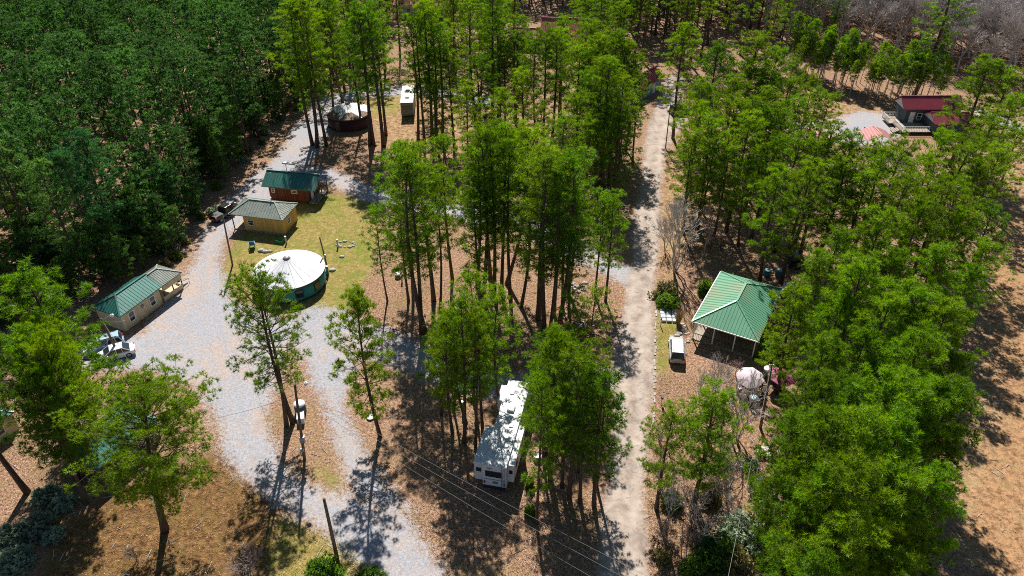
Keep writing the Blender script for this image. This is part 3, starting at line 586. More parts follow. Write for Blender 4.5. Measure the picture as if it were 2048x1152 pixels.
# --- bushes
def bush(seed, r, h, n, leaf, col):
    r_ = np.random.default_rng(seed); mb = MB(); cl = []; ou = []; ti = []
    for i in range(n):
        d = unit(r_.normal(size=3)); d[2] = abs(d[2]); c = d * np.array([r, r, h]) * r_.uniform(.45, .95) * r_.uniform(.8, 1.1); c[2] = max(.12, c[2])
        mb.tube([(0, 0, -.05), tuple(c * np.array([.3, .3, .5])), tuple(c)], [.035, .02, .008], 3, False)
        t = unit(r_.normal(size=(12, 3))); cl.append(c + t * .22 * r_.uniform(.5, 1.2)); ou.append(unit(t + d * .6)); ti.append(np.clip(r_.uniform(0, .8) + r_.uniform(0, .25, 12), 0, 1))
    T = needle_tris(r_, np.concatenate(cl), np.concatenate(ou), 5, leaf, leaf * .6); return mb, T, np.repeat(np.concatenate(ti), 5)
for key, a, mt in (('round', (1, 1.0, 1.5, 90, .16), M_leaf), ('olive', (2, 1.0, 1.5, 80, .16), M_olive), ('pale', (3, 1.0, 1.1, 60, .2), M_pale), ('cone', (4, 1.0, 2.6, 120, .18), M_leaf)):
    mb, T, t_ = bush(*a, None); proto('bush_' + key, 'bush', mb, T, t_, M_grey, mt, 'leaves')
def bush_at(key, px, py, sc, label, scz=None, group=None):
    x, y = G(px, py); return plant('bush_' + key, x, y, sc, scz, None, label, 'bush', group)
bush_at('olive', 1329, 592, 2.0, 'round greyish hedge bush at the road, upper of the touching pair', 1.5)
bush_at('round', 1334, 610, 1.75, 'round bright green hedge bush at the road, lower of the touching pair', 1.3)
bush_at('round', 1411, 588, 1.35, 'dark green bush against the left side of the green pavilion', 1.6)
bush_at('cone', 1546, 722, 2.0, 'dense dark green evergreen at the near right corner of the pavilion', 1.6)
bush_at('olive', 1535, 672, 1.9, 'olive yellow leafy bush leaning on the pavilion roof edge', 2.2)
bush_at('round', 1588, 640, 1.8, 'green leafy bush right of the pavilion roof', 2.0)
bush_at('olive', 1570, 690, 1.6, 'blotchy olive bush between pavilion and pine stand', 2.0)
bush_at('olive', 1610, 610, 1.5, 'pale twiggy bush right of the small grey shed', 1.8)
bush_at('pale', 1480, 1075, 2.4, 'grey green bush at the bottom beside the service wire', 2.0)
bush_at('round', 1430, 1120, 2.2, 'dark leafy bush at the bottom right of the paved road', 1.8)
bush_at('olive', 1570, 1130, 2.2, 'light olive bush at the bottom edge before the pine stand', 2.0)
bush_at('round', 1520, 985, 1.3, 'small dark bush right of the wooden pallet', 1.3)
bush_at('pale', 1500, 930, .9, 'low grey green bush below the wooden pallet', .8)
bush_at('round', 1059, 975, .6, 'small green shrub, upper of two right of the camper rear', 1.0)
bush_at('round', 1060, 1030, .7, 'small green shrub, lower of two near the foremost pine', 1.0)
bush_at('round', 650, 1165, 2.0, 'bright green bush cut by the bottom edge at the gravel drive', 2.0)
bush_at('round', 745, 1170, 1.6, 'bright green low bush beside the gravel drive at the bottom edge', 1.2)
for px, py, key, sc, lab in ((1345, 1010, 'round', 1.2, 'dark bush at the foot of the low pine nearest the road'), (1415, 1000, 'olive', 1.3, 'brownish bush at the foot of the young dark pine'), (1385, 1150, 'round', 1.5, 'dark bush at the bottom edge by the ladder'), (1470, 1130, 'olive', 1.6, 'olive bush at the bottom edge left of the service wire'), (1325, 1120, 'olive', 1.0, 'small scrub bush on the lower road verge')):
    bush_at(key, px, py, sc, lab)
for i, (px, py, s) in enumerate(((95, 1000, 1.5), (130, 1010, 1.3), (75, 1060, 1.7), (20, 1080, 1.6), (30, 1130, 1.7), (110, 1075, 1.1))):
    bush_at('pale', px, py, s, 'pale grey green shrub in the shady corner below the hidden cabin', s * .9, 'shrubs in the shady lower left corner')
for i in range(26):
    t = random.random(); a = [(300, 555), (365, 500), (410, 430), (470, 350), (540, 268), (610, 205)]; k = min(4, int(t * 5)); f = t * 5 - k
    px = a[k][0] * (1 - f) + a[k + 1][0] * f + random.gauss(-8, 10); py = a[k][1] * (1 - f) + a[k + 1][1] * f + random.gauss(0, 6)
    bush_at(random.choice(('olive', 'pale', 'round')), px, py, random.uniform(.5, 1.1), 'scrubby undergrowth shrub at the foot of the dense forest edge', None, 'undergrowth along the forest edge')
# ------------------------------------------------------------------ buildings
M_greenroof = plain('green_metal_roof', (.05, .2, .155), .45, .1, .18, .5, .4, (.09, .13, .11))
M_tealroof = plain('teal_metal_roof', (.028, .15, .12), .4, .15, .25, .7, .5, (.10, .11, .09))
M_pavroof = plain('light_green_metal_roof', (.13, .33, .205), .42, .1, .13, .35, .4, (.27, .25, .15))
M_old_and_sunlit_roof = plain('faded_and_sunlit_green_roof', (.23, .265, .225), .65, .0, .3, .8, .4, (.3, .29, .24))  # faded roof of the yellow cabin; also paints sunlight on the beige cabin's roof end
M_redroof = plain('maroon_metal_roof', (.26, .04, .055), .4, .15, .2, .6, .45, (.13, .04, .05))
M_pinkroof = plain('sun_faded_red_metal_roof', (.50, .13, .145), .75, 0, .2, .6, .4, (.33, .16, .15))
M_soffit = plain('soffit_board', (.3, .28, .24), .8)
M_yellow = planks('ochre_boards', (.66, .38, .10), 0, .3, .15); M_beige = planks('beige_boards', (.58, .47, .30), 0, .25, .12)
M_redwood = planks('red_brown_boards', (.13, .04, .024), 0, .22, .4); M_brownwood = planks('brown_boards', (.12, .075, .05), 0, .2, .35)
M_slate = planks('blue_grey_siding', (.055, .085, .10), 2, .25, .15); M_ltblue = planks('pale_blue_siding', (.2, .29, .34), 0, .25, .15)
M_white = plain('white_paint', (.78, .78, .77), .5, var=.1); M_offwhite = plain('weathered_white', (.6, .6, .58), .6, var=.15)
M_deck = planks('deck_boards', (.33, .27, .2), 0, .15, .25); M_dark = M_dark
M_darkwood = plain('dark_timber', (.06, .045, .035), .8); M_glass = glass_dark('window_glass')
M_steel = plain('galvanised_steel', (.42, .43, .44), .4, .7, .15); M_black = plain('black_metal', (.02, .02, .022), .5, var=.3); M_rubber = plain('tyre_rubber', (.018, .018, .018), .85)
M_tealwall = planks('teal_canvas', (.02, .25, .23), 0, .45, .12, .6); M_maroonwall = plain('maroon_canvas', (.055, .012, .018), .7, var=.3)
M_pole = bark('weathered_pole', (.10, .075, .05), (.26, .2, .14))

def ribs_on(mb, pts, down, step, w=.05, h=.035):
    "standing seams: straight bars along the fall of a planar roof face"
    P_ = [Vector(p) for p in pts]; dn = Vector(down).normalized(); nrm = (P_[1] - P_[0]).cross(P_[2] - P_[0]).normalized()
    if nrm.z < 0: nrm = -nrm
    ac = dn.cross(nrm).normalized(); us = [p.dot(ac) for p in P_]; u = min(us) + step * .5
    while u < max(us):
        hits = []
        for i in range(len(P_)):
            a, b = P_[i], P_[(i + 1) % len(P_)]; ua, ub = a.dot(ac) - u, b.dot(ac) - u
            if ua * ub < 0: hits.append(a + (b - a) * (ua / (ua - ub)))
        if len(hits) == 2 and (hits[0] - hits[1]).length > .15:
            mb.bar(hits[0] + nrm * h * .5, hits[1] + nrm * h * .5, w, h, nrm)
        u += step
def hip_roof(mb, x0, y0, x1, y1, ze, zr, ins0, ins1=None, along='x', rib=.45, t=.14, caps=True):
    "hip (ins>0) or gable (ins=0) roof over a rectangle; ridge runs along the axis"
    ins1 = ins0 if ins1 is None else ins1
    if along == 'x': A, B = (x0 + ins0, (y0 + y1) / 2, zr), (x1 - ins1, (y0 + y1) / 2, zr)
    else: A, B = ((x0 + x1) / 2, y0 + ins0, zr), ((x0 + x1) / 2, y1 - ins1, zr)
    c = [(x0, y0, ze), (x1, y0, ze), (x1, y1, ze), (x0, y1, ze)]
    if along == 'x': faces = [((c[0], c[1], B, A), (0, -1)), ((c[2], c[3], A, B), (0, 1)), ((c[1], c[2], B), (1, 0)), ((c[3], c[0], A), (-1, 0))]; insn = [1, 1, ins1, ins0]
    else: faces = [((c[1], c[2], B, A), (1, 0)), ((c[3], c[0], A, B), (-1, 0)), ((c[0], c[1], A), (0, -1)), ((c[2], c[3], B), (0, 1))]; insn = [1, 1, ins0, ins1]
    for (pts, dn), ok in zip(faces, insn):
        if ok <= 0: continue
        mb.slab(pts, t)
        mid = Vector(pts[0]).lerp(Vector(pts[1]), .5); top = Vector(A if len(pts) == 3 and pts[2] == A else B); dv = Vector((dn[0], dn[1], 0))
        run = abs((mid - top).dot(dv)) or 1; ribs_on(mb, pts, dv * run - Vector((0, 0, zr - ze)), rib)
    if caps:
        up = Vector((0, 0, .035)); mb.bar(Vector(A) + up, Vector(B) + up, .26, .05)
        for (p, q, ok) in ((c[0], A, ins0), (c[3] if along == 'x' else c[1], A, ins0), (c[1] if along == 'x' else c[3], B, ins1), (c[2], B, ins1)):
            if ok > 0: mb.bar(Vector(p) + up, Vector(q) + up, .2, .05)
    return A, B
def gable_tri(mb, xa, ya, xb, yb, z0, zr, t=.12):
    "triangular gable wall between two eave points"
    mx, my = (xa + xb) / 2, (ya + yb) / 2; d = Vector((xb - xa, yb - ya, 0)).normalized(); n = Vector((-d.y, d.x, 0)) * t
    a, b, c = Vector((xa, ya, z0)), Vector((xb, yb, z0)), Vector((mx, my, zr))
    mb.add([a, b, c, a + n, b + n, c + n], [(0, 1, 2), (5, 4, 3), (0, 3, 4, 1), (1, 4, 5, 2), (2, 5, 3, 0)])
def shell(mb, x0, y0, x1, y1, z0, z1, t=.14):
    mb.box((x0 + x1) / 2, y0 + t / 2, (z0 + z1) / 2, x1 - x0, t, z1 - z0); mb.box((x0 + x1) / 2, y1 - t / 2, (z0 + z1) / 2, x1 - x0, t, z1 - z0)
    mb.box(x0 + t / 2, (y0 + y1) / 2, (z0 + z1) / 2, t, y1 - y0 - 2 * t, z1 - z0); mb.box(x1 - t / 2, (y0 + y1) / 2, (z0 + z1) / 2, t, y1 - y0 - 2 * t, z1 - z0)
    mb.box((x0 + x1) / 2, (y0 + y1) / 2, z0 + .05, x1 - x0 - 2 * t, y1 - y0 - 2 * t, .08); return mb
def window(root, x, y, z, w, h, side, m=None, name='window', panes=2):
    "frame proud of the wall with a glass pane child; side is the outward axis"
    ax = {'-y': (1, 0, 0, -1), '+y': (1, 0, 0, 1), '-x': (0, 1, -1, 0), '+x': (0, 1, 1, 0)}[side]; tx, ty, nx, ny = ax; f = MB(); g = MB()
    def bx(mb, u, v, du, dv, off, th): mb.box(x + tx * u + nx * off, y + ty * u + ny * off, z + v, du * abs(tx) + th * abs(nx), du * abs(ty) + th * abs(ny), dv)
    b = .09; bx(f, 0, h / 2, w + b, b, .045, .09); bx(f, 0, -h / 2, w + b, b, .05, .1); bx(f, -w / 2, 0, b, h - b, .045, .09); bx(f, w / 2, 0, b, h - b, .045, .09)
    if panes == 2: bx(f, 0, 0, w - b, .06, .04, .07)
    o = f.build(name, m or M_white, root); bx(g, 0, 0, w - .05, h - .05, .02, .03); g.build('pane', M_glass, o); return o
def door(root, x, y, z0, w, h, side, m):
    tx, ty, nx, ny = {'-y': (1, 0, 0, -1), '+y': (1, 0, 0, 1), '-x': (0, 1, -1, 0), '+x': (0, 1, 1, 0)}[side]; d = MB()
    d.box(x + nx * .035, y + ny * .035, z0 + h / 2, w * abs(tx) + .07 * abs(nx), w * abs(ty) + .07 * abs(ny), h)
    for v in (.3, .7): d.box(x + nx * .075, y + ny * .075, z0 + h * v, w * .6 * abs(tx) + .03 * abs(nx), w * .6 * abs(ty) + .03 * abs(ny), h * .28)
    o = d.build('door', m, root); k = MB(); k.box(x + tx * w * .38 + nx * .1, y + ty * w * .38 + ny * .1, z0 + h * .48, .06, .06, .12); k.build('handle', M_steel, o); return o
def place(px, py, z, ang, name, label, cat, group=None):
    x, y = G(px, py, z); return thing(name, label, cat, x, y, 0, R(ang), group)

# white-roofed yurt
def yurt(px, py, rad, label, mwall, mroof, wall=2.3, apex=4.1, rz=0, mcap=None, patch=None):
    x, y = G(px, py, wall); root = thing('yurt', label, 'yurt', x, y, 0, rz)
    MB().lathe([(rad, 0), (rad, wall), (rad - .12, wall), (rad - .12, 0)], 64).build('wall', mwall, root, True)
    mb = MB(); mb.lathe([(rad + .16, wall + .02), (rad * .6, wall + (apex - wall) * .45), (rad * .2, wall + (apex - wall) * .88), (.55, apex)], 96)
    o = mb.build('roof', mroof, root, True); pass
    rr = MB(); rr.lathe([(rad + .15, wall - .2), (rad + .19, wall - .2), (rad + .19, wall + .0), (rad + .15, wall + .015)], 64); rr.build('eave_trim', M_darkwood, root)
    MB().lathe([(.52, apex - .04), (.48, apex + .12), (.36, apex + .24), (.18, apex + .3), (.01, apex + .32)], 24).build('skylight_dome', mcap or M_domecap, root, True)
    sm = MB()
    for k in range(22):
        a = 6.2832 * k / 22; ca, sa = math.cos(a), math.sin(a); sm.bar(((rad + .1) * ca, (rad + .1) * sa, wall + .045), (.62 * ca, .62 * sa, apex - .005), .03, .012)
    sm.build('roof_seams', M_seam, root)
    bs = MB(); bs.lathe([(rad + .18, .0), (rad + .18, .14), (rad + .003, .14)], 64); bs.build('base_ring', M_darkwood, root)
    w = MB(); 
    for az in ((-28, -62) if patch is None else ()):
        a = R(az) - rz; cx, cy = rad * math.cos(a), rad * math.sin(a); f = MB(); f.box(cx, cy, wall * .5, .12, 1.15, 1.25, a); o = f.build('window', M_darkwood, root)
        g = MB(); g.box(cx + .05 * math.cos(a), cy + .05 * math.sin(a), wall * .5, .1, .9, 1.0, a); g.build('pane', M_glass, o)
    a = R(-112) - rz; d = MB(); d.box(rad * math.cos(a), rad * math.sin(a), 1.0, .14, 1.0, 1.95, a); o = d.build('door', M_brownwood, root); h_ = MB(); h_.box((rad + .1) * math.cos(a - .07), (rad + .1) * math.sin(a - .07), 1.0, .08, .08, .14, a); h_.build('handle', M_steel, o)
    if patch:
        p = MB()
        for a0, a1, r0 in patch:
            n = 10; ring = []
            for k in range(n + 1):
                a = R(a0 + (a1 - a0) * k / n); zz = lambda q: wall + .03 + (apex - wall) * (1 - q / (rad + .16)) ** 1 * .92 + .03
                ro, ri = rad + .15, rad * (1 - r0 * math.sin(math.pi * k / n) ** .7) ; ring.append(((ro * math.cos(a), ro * math.sin(a), wall + .06), (ri * math.cos(a), ri * math.sin(a), zz(ri) + .05)))
            for q, s in zip(ring, ring[1:]): p.add([q[0], s[0], s[1], q[1]], [(0, 1, 2, 3)])
        p.build('tarpaulin', M_browntarp, root)
    return root
M_seam = plain('grey_seam_tape', (.6, .6, .62), .6, var=.15); M_domecap = plain('smoked_dome', (.3, .25, .23), .35, var=.2, spec=.6); M_browntarp = plain('brown_tarpaulin', (.2, .12, .08), .8, var=.4, scale=1.5)
M_roofcloth = plain('white_roof_cloth', (.74, .75, .76), .55, var=.07, scale=.9, stain=(.6, .6, .62))
yurt(577.6, 538.5, 4.72, 'round teal-walled yurt with white conical roof standing on the lawn', M_tealwall, M_roofcloth)
yurt(697, 223, 4.15, 'round maroon yurt with white roof and brown patches in the upper grove', M_maroonwall, M_roofcloth, 2.4, 4.0, 0, None, [(190, 255, .62), (258, 312, .5), (318, 350, .35)])

# yellow cabin: hip roof, porch at its left end
c = place(456.8, 428.9, 2.75, -12.5, 'cabin', 'ochre yellow cabin with faded green hip roof beside the gravel drive', 'cabin')
w, d = 8.9, 5.3; shell(MB(), 2.1, .35, w - .35, d - .35, 0, 2.75).build('wall', M_yellow, c)
rf = MB(); hip_roof(rf, 0, 0, w, d, 2.85, 4.25, 2.35, 2.35); rf.build('roof', M_old_and_sunlit_roof, c)
so = MB(); so.box(w / 2, d / 2, 2.715, w - .1, d - .1, .03); so.build('soffit', M_soffit, c)
window(c, 3.3, .35, 1.55, .95, .85, '-y'); window(c, w - .35, 2.2, 1.6, .9, .9, '+x'); door(c, 2.1, 2.6, .05, .95, 2.0, '-x', M_white)
fl = MB(); fl.box(1.15, d / 2, .1, 1.85, d - .5, .18); fl.build('porch_floor', M_deck, c)
for yy in (.3, d - .3):
    p_ = MB(); p_.box(.3, yy, 1.45, .12, .12, 2.5); p_.build('porch_post', M_darkwood, c)
v = MB(); v.cyl(5.9, 2.9, 4.1, 4.75, .06); v.cyl(5.9, 2.9, 4.72, 4.84, .11); v.build('vent_pipe', M_steel, c)
sk = MB()
for i in range(9): sk.box(2.7 + i * .7, .22 + .05 * (i % 3), .12, .5, .22, .24, .2 * (i % 3 - 1))
tag(sk.build('rubble', plain('grey_rubble', (.3, .3, .3), .9, var=.4)), 'grey rubble of loose blocks along the foot of the yellow cabin wall', 'rubble', kind='stuff')
bpy.data.objects['rubble'].matrix_world = Matrix.Translation(c.location) @ Matrix.Rotation(R(-12.5), 4, 'Z')

# red cabin: green gable roof
c = place(522.4, 372.9, 2.6, -10.5, 'cabin', 'dark red board cabin with teal green gable roof behind the yellow cabin', 'cabin')
w, d = 9.2, 5.4; mb = shell(MB(), 1.0, .4, w - 1.5, d - .4, .25, 2.75)
gable_tri(mb, w - 1.62, .4, w - 1.62, d - .4, 2.751, 4.0); gable_tri(mb, 1.0, d - .4, 1.0, .4, 2.751, 4.0); mb.build('wall', M_redwood, c)
rf = MB(); hip_roof(rf, 0, 0, w, d, 2.7, 4.25, 0); rf.build('roof', M_tealroof, c)
fl = MB(); fl.box(w - .8, d / 2, .2, 1.4, d - .6, .16); fl.build('porch_floor', M_deck, c)
for yy in (.4, d / 2, d - .4):
    p_ = MB(); p_.box(w - .2, yy, 1.45, .12, .12, 2.34); p_.build('porch_post', M_darkwood, c)
window(c, 1.75, .4, 1.9, .5, .8, '-y'); window(c, 5.4, .4, 1.95, .95, .55, '-y'); door(c, w - 1.5, 1.8, .28, .9, 2.0, '+x', M_white); window(c, w - 1.5, 3.6, 1.7, .8, 1.0, '+x')
a = MB(); a.tube([(1.75, 1.1, 3.2), (1.75, 1.1, 4.3), (1.6, 1.1, 4.6), (1.35, 1.1, 4.6)], .03, 5); a.build('flue_pipe', M_steel, c)
a = MB(); a.tube([(2.6, 4.4, 3.1), (2.6, 4.4, 4.8)], .05, 6); a.box(3.2, 4.4, 4.85, 2.2, .5, .22); a.build('roof_rack', M_steel, c)

# beige cabin at the forest edge: one hip roof, its porch end coloured paler to show sunlight
c = place(240, 635, 2.6, 66.4, 'cabin', 'long beige cabin at gravel lot, dark teal hip roof coloured sunlit pale over its porch', 'cabin')
w, d = 6.9, 4.9; shell(MB(), .3, .3, w - .2, d - .3, 0, 2.6).build('wall', M_beige, c)
rf = MB(); hip_roof(rf, 0, 0, w + .3, d, 2.7, 4.0, 2.1, 0); rf.build('roof', M_tealroof, c); rf = MB(); hip_roof(rf, w + .32, 0, w + 3.9, d - .5, 2.7, 3.92, 0, 2.0, 'x', .3); rf.build('sunlit_tone_roof_end', M_old_and_sunlit_roof, c)  # second piece continues the same roof, sunlight put into its paler colour
so = MB(); so.box(w / 2, d / 2, 2.58, w - .1, d - .1, .03); so.build('soffit', M_soffit, c)
window(c, 1.75, .3, 1.5, .85, 1.35, '-y'); window(c, 5.3, .3, 1.5, .85, 1.35, '-y')
mt = MB(); mt.box(3.7, .22, 1.7, .35, .16, .5); mt.cyl(3.7, .14, 1.55, 1.85, .16); mt.build('electric_meter', M_steel, c)
pw = MB(); pw.box(w + 2.1, .3, 2.05, 3.3, .12, .8); pw.box(w + 1.9, 1.9, .1, 3.4, 3.2, .18); pw.box(w + 1.9, .28, .5, 3.4, .1, .62); pw.build('porch_wall', M_beige, c)
for xx in (w + .5, w + 2.1, w + 3.65):
    p_ = MB(); p_.box(xx, .36, 1.2, .11, .11, 2.2); p_.build('porch_post', M_darkwood, c)
st = MB()
for k in range(3): st.box(w + 4.1 + k * .3, 1.3, .15 - k * .04, .32, 1.3, .3 - k * .08)
st.build('step', M_conc, c); rl = MB(); rl.tube([(w + 3.8, .5, 1.0), (w + 5.0, .5, .75), (w + 5.0, .5, .02)], .03, 6); rl.tube([(w + 3.8, .5, .2), (w + 3.8, .5, 1.0)], .03, 6); rl.build('handrail', M_black, c)
mb = MB(); mb.cyl(w + 4.4, 1.9, 0, .5, .24, .22, 12); o = mb.build('rubbish_bin', M_black); o.matrix_world = Matrix.Translation(c.location) @ Matrix.Rotation(R(66.4), 4, 'Z'); tag(o, 'round black bin by the steps of the beige cabin', 'bin')

# cabin hidden under crowns, lower left
c = place(196, 940, 2.8, 63, 'cabin', 'brown cabin with dark green ribbed roof under the spreading pines lower left', 'cabin')
w, d = 7.8, 5.6; shell(MB(), .4, .4, w - .4, d - .4, 0, 2.8).build('wall', M_brownwood, c)
rf = MB(); hip_roof(rf, 0, 0, w, d, 2.9, 4.5, 2.6, 2.6); rf.build('roof', M_greenroof, c); so = MB(); so.box(w / 2, d / 2, 2.77, w - .1, d - .1, .03); so.build('soffit', M_soffit, c)
window(c, 5.9, .4, 1.5, 1.0, 1.0, '-y'); window(c, 2.2, .4, 1.5, 1.0, 1.0, '-y'); door(c, 4.1, .4, .05, .95, 2.05, '-y', M_white)
# beige cabin cut by the left edge
c = place(40, 858, 0.0, 63, 'cabin', 'beige cabin with a small window cut off by the left frame edge', 'cabin'); c.location.x -= 7.5 * math.cos(R(63)) ; c.location.y -= 7.5 * math.sin(R(63))
w, d = 7.5, 5.0; shell(MB(), 0, 0, w, d, 0, 2.5).build('wall', M_beige, c); rf = MB(); hip_roof(rf, -.3, -.25, w + .2, d + .25, 2.6, 3.8, 2.3, 2.3); rf.build('roof', M_greenroof, c); window(c, 5.7, 0, 1.4, .9, 1.1, '-y'); window(c, 2.2, 0, 1.4, .9, 1.1, '-y')

# open green pavilion house
c = place(1384.8, 641.6, 3.0, -28.8, 'pavilion', 'green hip-roofed pavilion house with open porch beside the parked white car', 'pavilion'); w, d = 8.2, 12.3
rf = MB(); hip_roof(rf, 0, 0, w, d, 3.0, 4.95, 4.05, 4.05, 'y', .42, .16); rf.build('roof', M_pavroof, c)
so = MB(); so.box(w / 2, d / 2, 2.82, w - .1, d - .1, .03); so.build('soffit', M_soffit, c)
fa = MB(); fa.box(w / 2, -.06, 2.9, w + .2, .1, .14); fa.box(-.06, d / 2, 2.9, .1, d, .14); fa.build('gutter', M_white, c)
shell(MB(), 1.2, 3.4, w - .6, d - .7, .15, 2.8).build('wall', M_brownwood, c)
fl = MB(); fl.box(w / 2, d / 2, .07, w - .4, d - .4, .13); fl.build('porch_floor', M_deck, c)
for xx, yy in ((.35, .35), (2.8, .35), (5.4, .35), (w - .35, .35), (.35, 4), (.35, 8), (.35, d - .35)):
    p_ = MB(); p_.box(xx, yy, 1.47, .14, .14, 2.66); p_.build('porch_post', M_white, c)
rl = MB(); rl.box(w / 2, .35, .95, w - .9, .06, .08)
for k in range(34): rl.box(.6 + k * .21, .35, .55, .035, .035, .75)
rl.build('railing', M_darkwood, c); window(c, 3.0, 3.4, 1.55, 1.2, 1.2, '-y'); window(c, 1.2, 7.0, 1.55, 1.2, 1.2, '-x'); door(c, 5.4, 3.4, .15, .95, 2.1, '-y', M_redwood)
# small grey shed
c = place(1563, 583, 1.6, -25, 'shed', 'small shed with grey metal gable roof behind the green pavilion', 'shed'); shell(MB(), .1, .1, 2.3, 2.2, 0, 1.6).build('wall', M_slate, c)
rf = MB(); hip_roof(rf, -.1, -.1, 2.5, 2.4, 1.65, 2.3, 0, 0, 'y', .3, .08); rf.build('roof', plain('grey_metal_roof', (.3, .33, .37), .4, .4), c); door(c, 1.2, .1, .05, .8, 1.5, '-y', M_white)
# red roofed office house, upper right
c = place(1810.7, 220, 3.3, 0, 'house', 'blue grey house with two maroon gable roofs and railed porch on the gravel yard', 'house'); w, d = 11.2, 5.0
mb = shell(MB(), .5, .3, w - .3, d - .3, .3, 3.3); gable_tri(mb, .5, d - .3, .5, .3, 3.301, 4.85); gable_tri(mb, w - .3, .3, w - .3, d - .3, 3.301, 4.85); mb.build('wall', M_slate, c)
rf = MB(); hip_roof(rf, -.3, 0, w + .1, d, 3.4, 5.15, 0, 0, 'x', .45); rf.build('roof', M_redroof, c)
gb = MB(); gable_tri(gb, -.1, d - .35, -.1, .35, 3.3, 4.85, .06); gb.build('gable_board', M_offwhite, c)
mb = shell(MB(), 4.2, -4.6, w - .6, .3, .3, 2.5); gable_tri(mb, 4.2, -.2, 4.2, -4.6, 2.501, 3.7); mb.build('front_wing', M_slate, c)
rf = MB(); hip_roof(rf, 3.7, -5.0, w - .2, .28, 2.55, 3.85, 0, 0, 'x', .45); rf.build('wing_roof', M_redroof, c); gb = MB(); gable_tri(gb, 3.85, .0, 3.85, -4.7, 2.5, 3.7, .06); gb.build('gable_board', M_offwhite, c)
dk = MB(); dk.box(1.2, -1.9, .55, 5.6, 4.2, .16); dk.box(-1.2, 1.6, .55, 2.6, 3.2, .16); dk.build('deck', M_deck, c); rl = MB()
for a, b in (((-1.55, -3.9), (3.6, -3.9)), ((-1.55, -3.9), (-1.55, 0)), ((-2.45, 0.1), (-2.45, 3.1)), ((-2.45, 3.1), (.3, 3.1))):
    rl.bar((*a, 1.55), (*b, 1.55), .1, .07); n = int(math.dist(a, b) / .3)
    for k in range(n + 1): t = k / n; rl.box(a[0] + (b[0] - a[0]) * t, a[1] + (b[1] - a[1]) * t, 1.08, .05, .05, .9)
rl.build('railing', M_offwhite, c); st = MB()
for k in range(4): st.box(-1.75 - k * .3, -2.6, .5 - k * .12, .34, 1.4, .12)
st.build('step', M_deck, c); door(c, 1.8, .3, .63, .95, 2.1, '-y', M_white); window(c, 3.2, .3, 1.9, .9, 1.1, '-y'); window(c, 7, -4.6, 1.5, 1.2, .9, '-y')
# far maroon cabin, pink houses and shelters
def gable_house(px, py, z, ang, w, d, ze, zr, mw, mr, label, name='house', wings=(), cat='house'):
    c = place(px, py, z, ang, name, label, cat); mb = shell(MB(), .3, .3, w - .3, d - .3, 0, ze); gable_tri(mb, .3, d - .3, .3, .3, ze + .001, zr - .25); gable_tri(mb, w - .3, .3, w - .3, d - .3, ze + .001, zr - .25); mb.build('wall', mw, c)
    rf = MB(); hip_roof(rf, -.2, 0, w + .2, d, ze + .08, zr, 0, 0, 'x', .5); rf.build('roof', mr, c); window(c, w * .3, .3, ze * .55, 1, 1.1, '-y'); door(c, w * .6, .3, .05, .95, 2.05, '-y', M_white)
    window(c, .3, d * .5, ze * .55, .9, 1.0, '-x')
    for (x0, y0, x1, y1, z1, z2) in wings:
        mb = shell(MB(), x0 + .3, y0 + .3, x1 - .3, y1 - .3, 0, z1); gable_tri(mb, x0 + .3, y0 + .3, x1 - .3, y0 + .3, z1 + .001, z2 - .2); mb.build('wall', mw, c); rf = MB(); hip_roof(rf, x0, y0, x1, y1, z1 + .08, z2, 0, 0, 'y', .5); rf.build('wing_roof', mr, c)
    return c
gable_house(1287, 178, 2.6, 52, 8.5, 4.8, 2.6, 4.3, M_ltblue, M_redroof, 'pale blue cabin with maroon metal roof in shade beside the upper road', 'cabin', (), 'cabin')
gable_house(1081, 80, 3.2, -6, 13.5, 9, 3.2, 7.2, M_offwhite, M_pinkroof, 'large house with steep sun-faded red roof at the top centre', 'house', ((3.2, -1.5, 8.2, 4.4, 3.2, 6.2),))
gable_house(1027, 76, 2.8, -8, 8.0, 5.0, 2.8, 4.6, M_offwhite, M_pinkroof, 'lower faded red roofed annex left of the steep roofed house')
gable_house(785, 10, 3.2, -4, 14, 8, 3.2, 5.6, M_offwhite, M_pinkroof, 'faded red roofed house cut by the top edge among pines')
M_salmon = plain('salmon_metal_roof', (.58, .26, .25), .75, 0, .12)
def shelter(px, py, z, ang, w, d, label):
    c = place(px, py, z, ang, 'shelter', label, 'shelter'); rf = MB(); hip_roof(rf, 0, 0, w, d, z, z + 1.0, 0, 0, 'y', .4, .08); rf.build('roof', M_salmon, c)
    for xx, yy in ((.2, .2), (w - .2, .2), (.2, d - .2), (w - .2, d - .2)):
        p_ = MB(); p_.box(xx, yy, z / 2, .12, .12, z - .06); p_.build('post', M_offwhite, c)
    b = MB(); b.box(w / 2, d / 2, .74, 1.7, .75, .06); b.box(w / 2 - .6, d / 2, .36, .08, .6, .7); b.box(w / 2 + .6, d / 2, .36, .08, .6, .7); b.box(w / 2, d / 2 - .65, .42, 1.7, .26, .05); b.box(w / 2, d / 2 + .65, .42, 1.7, .26, .05); b.box(w / 2, d / 2, .3, .1, 1.5, .06)
    o = b.build('picnic_table', M_deck); o.matrix_world = Matrix.Translation(c.location) @ Matrix.Rotation(R(ang), 4, 'Z'); tag(o, label.replace('open shelter', 'picnic table under the open shelter').replace(' with pink metal roof', ''), 'picnic table')
shelter(1608, 282, 2.6, -10, 4.4, 5.0, 'open shelter with pink metal roof below the row of young pines')
shelter(1735, 282, 2.6, 0, 5.0, 4.5, 'open shelter with pink metal roof nearest the railed porch')
shelter(1512, 262, 2.6, -8, 4.6, 4.0, 'open shelter with pink metal roof farthest left of three')
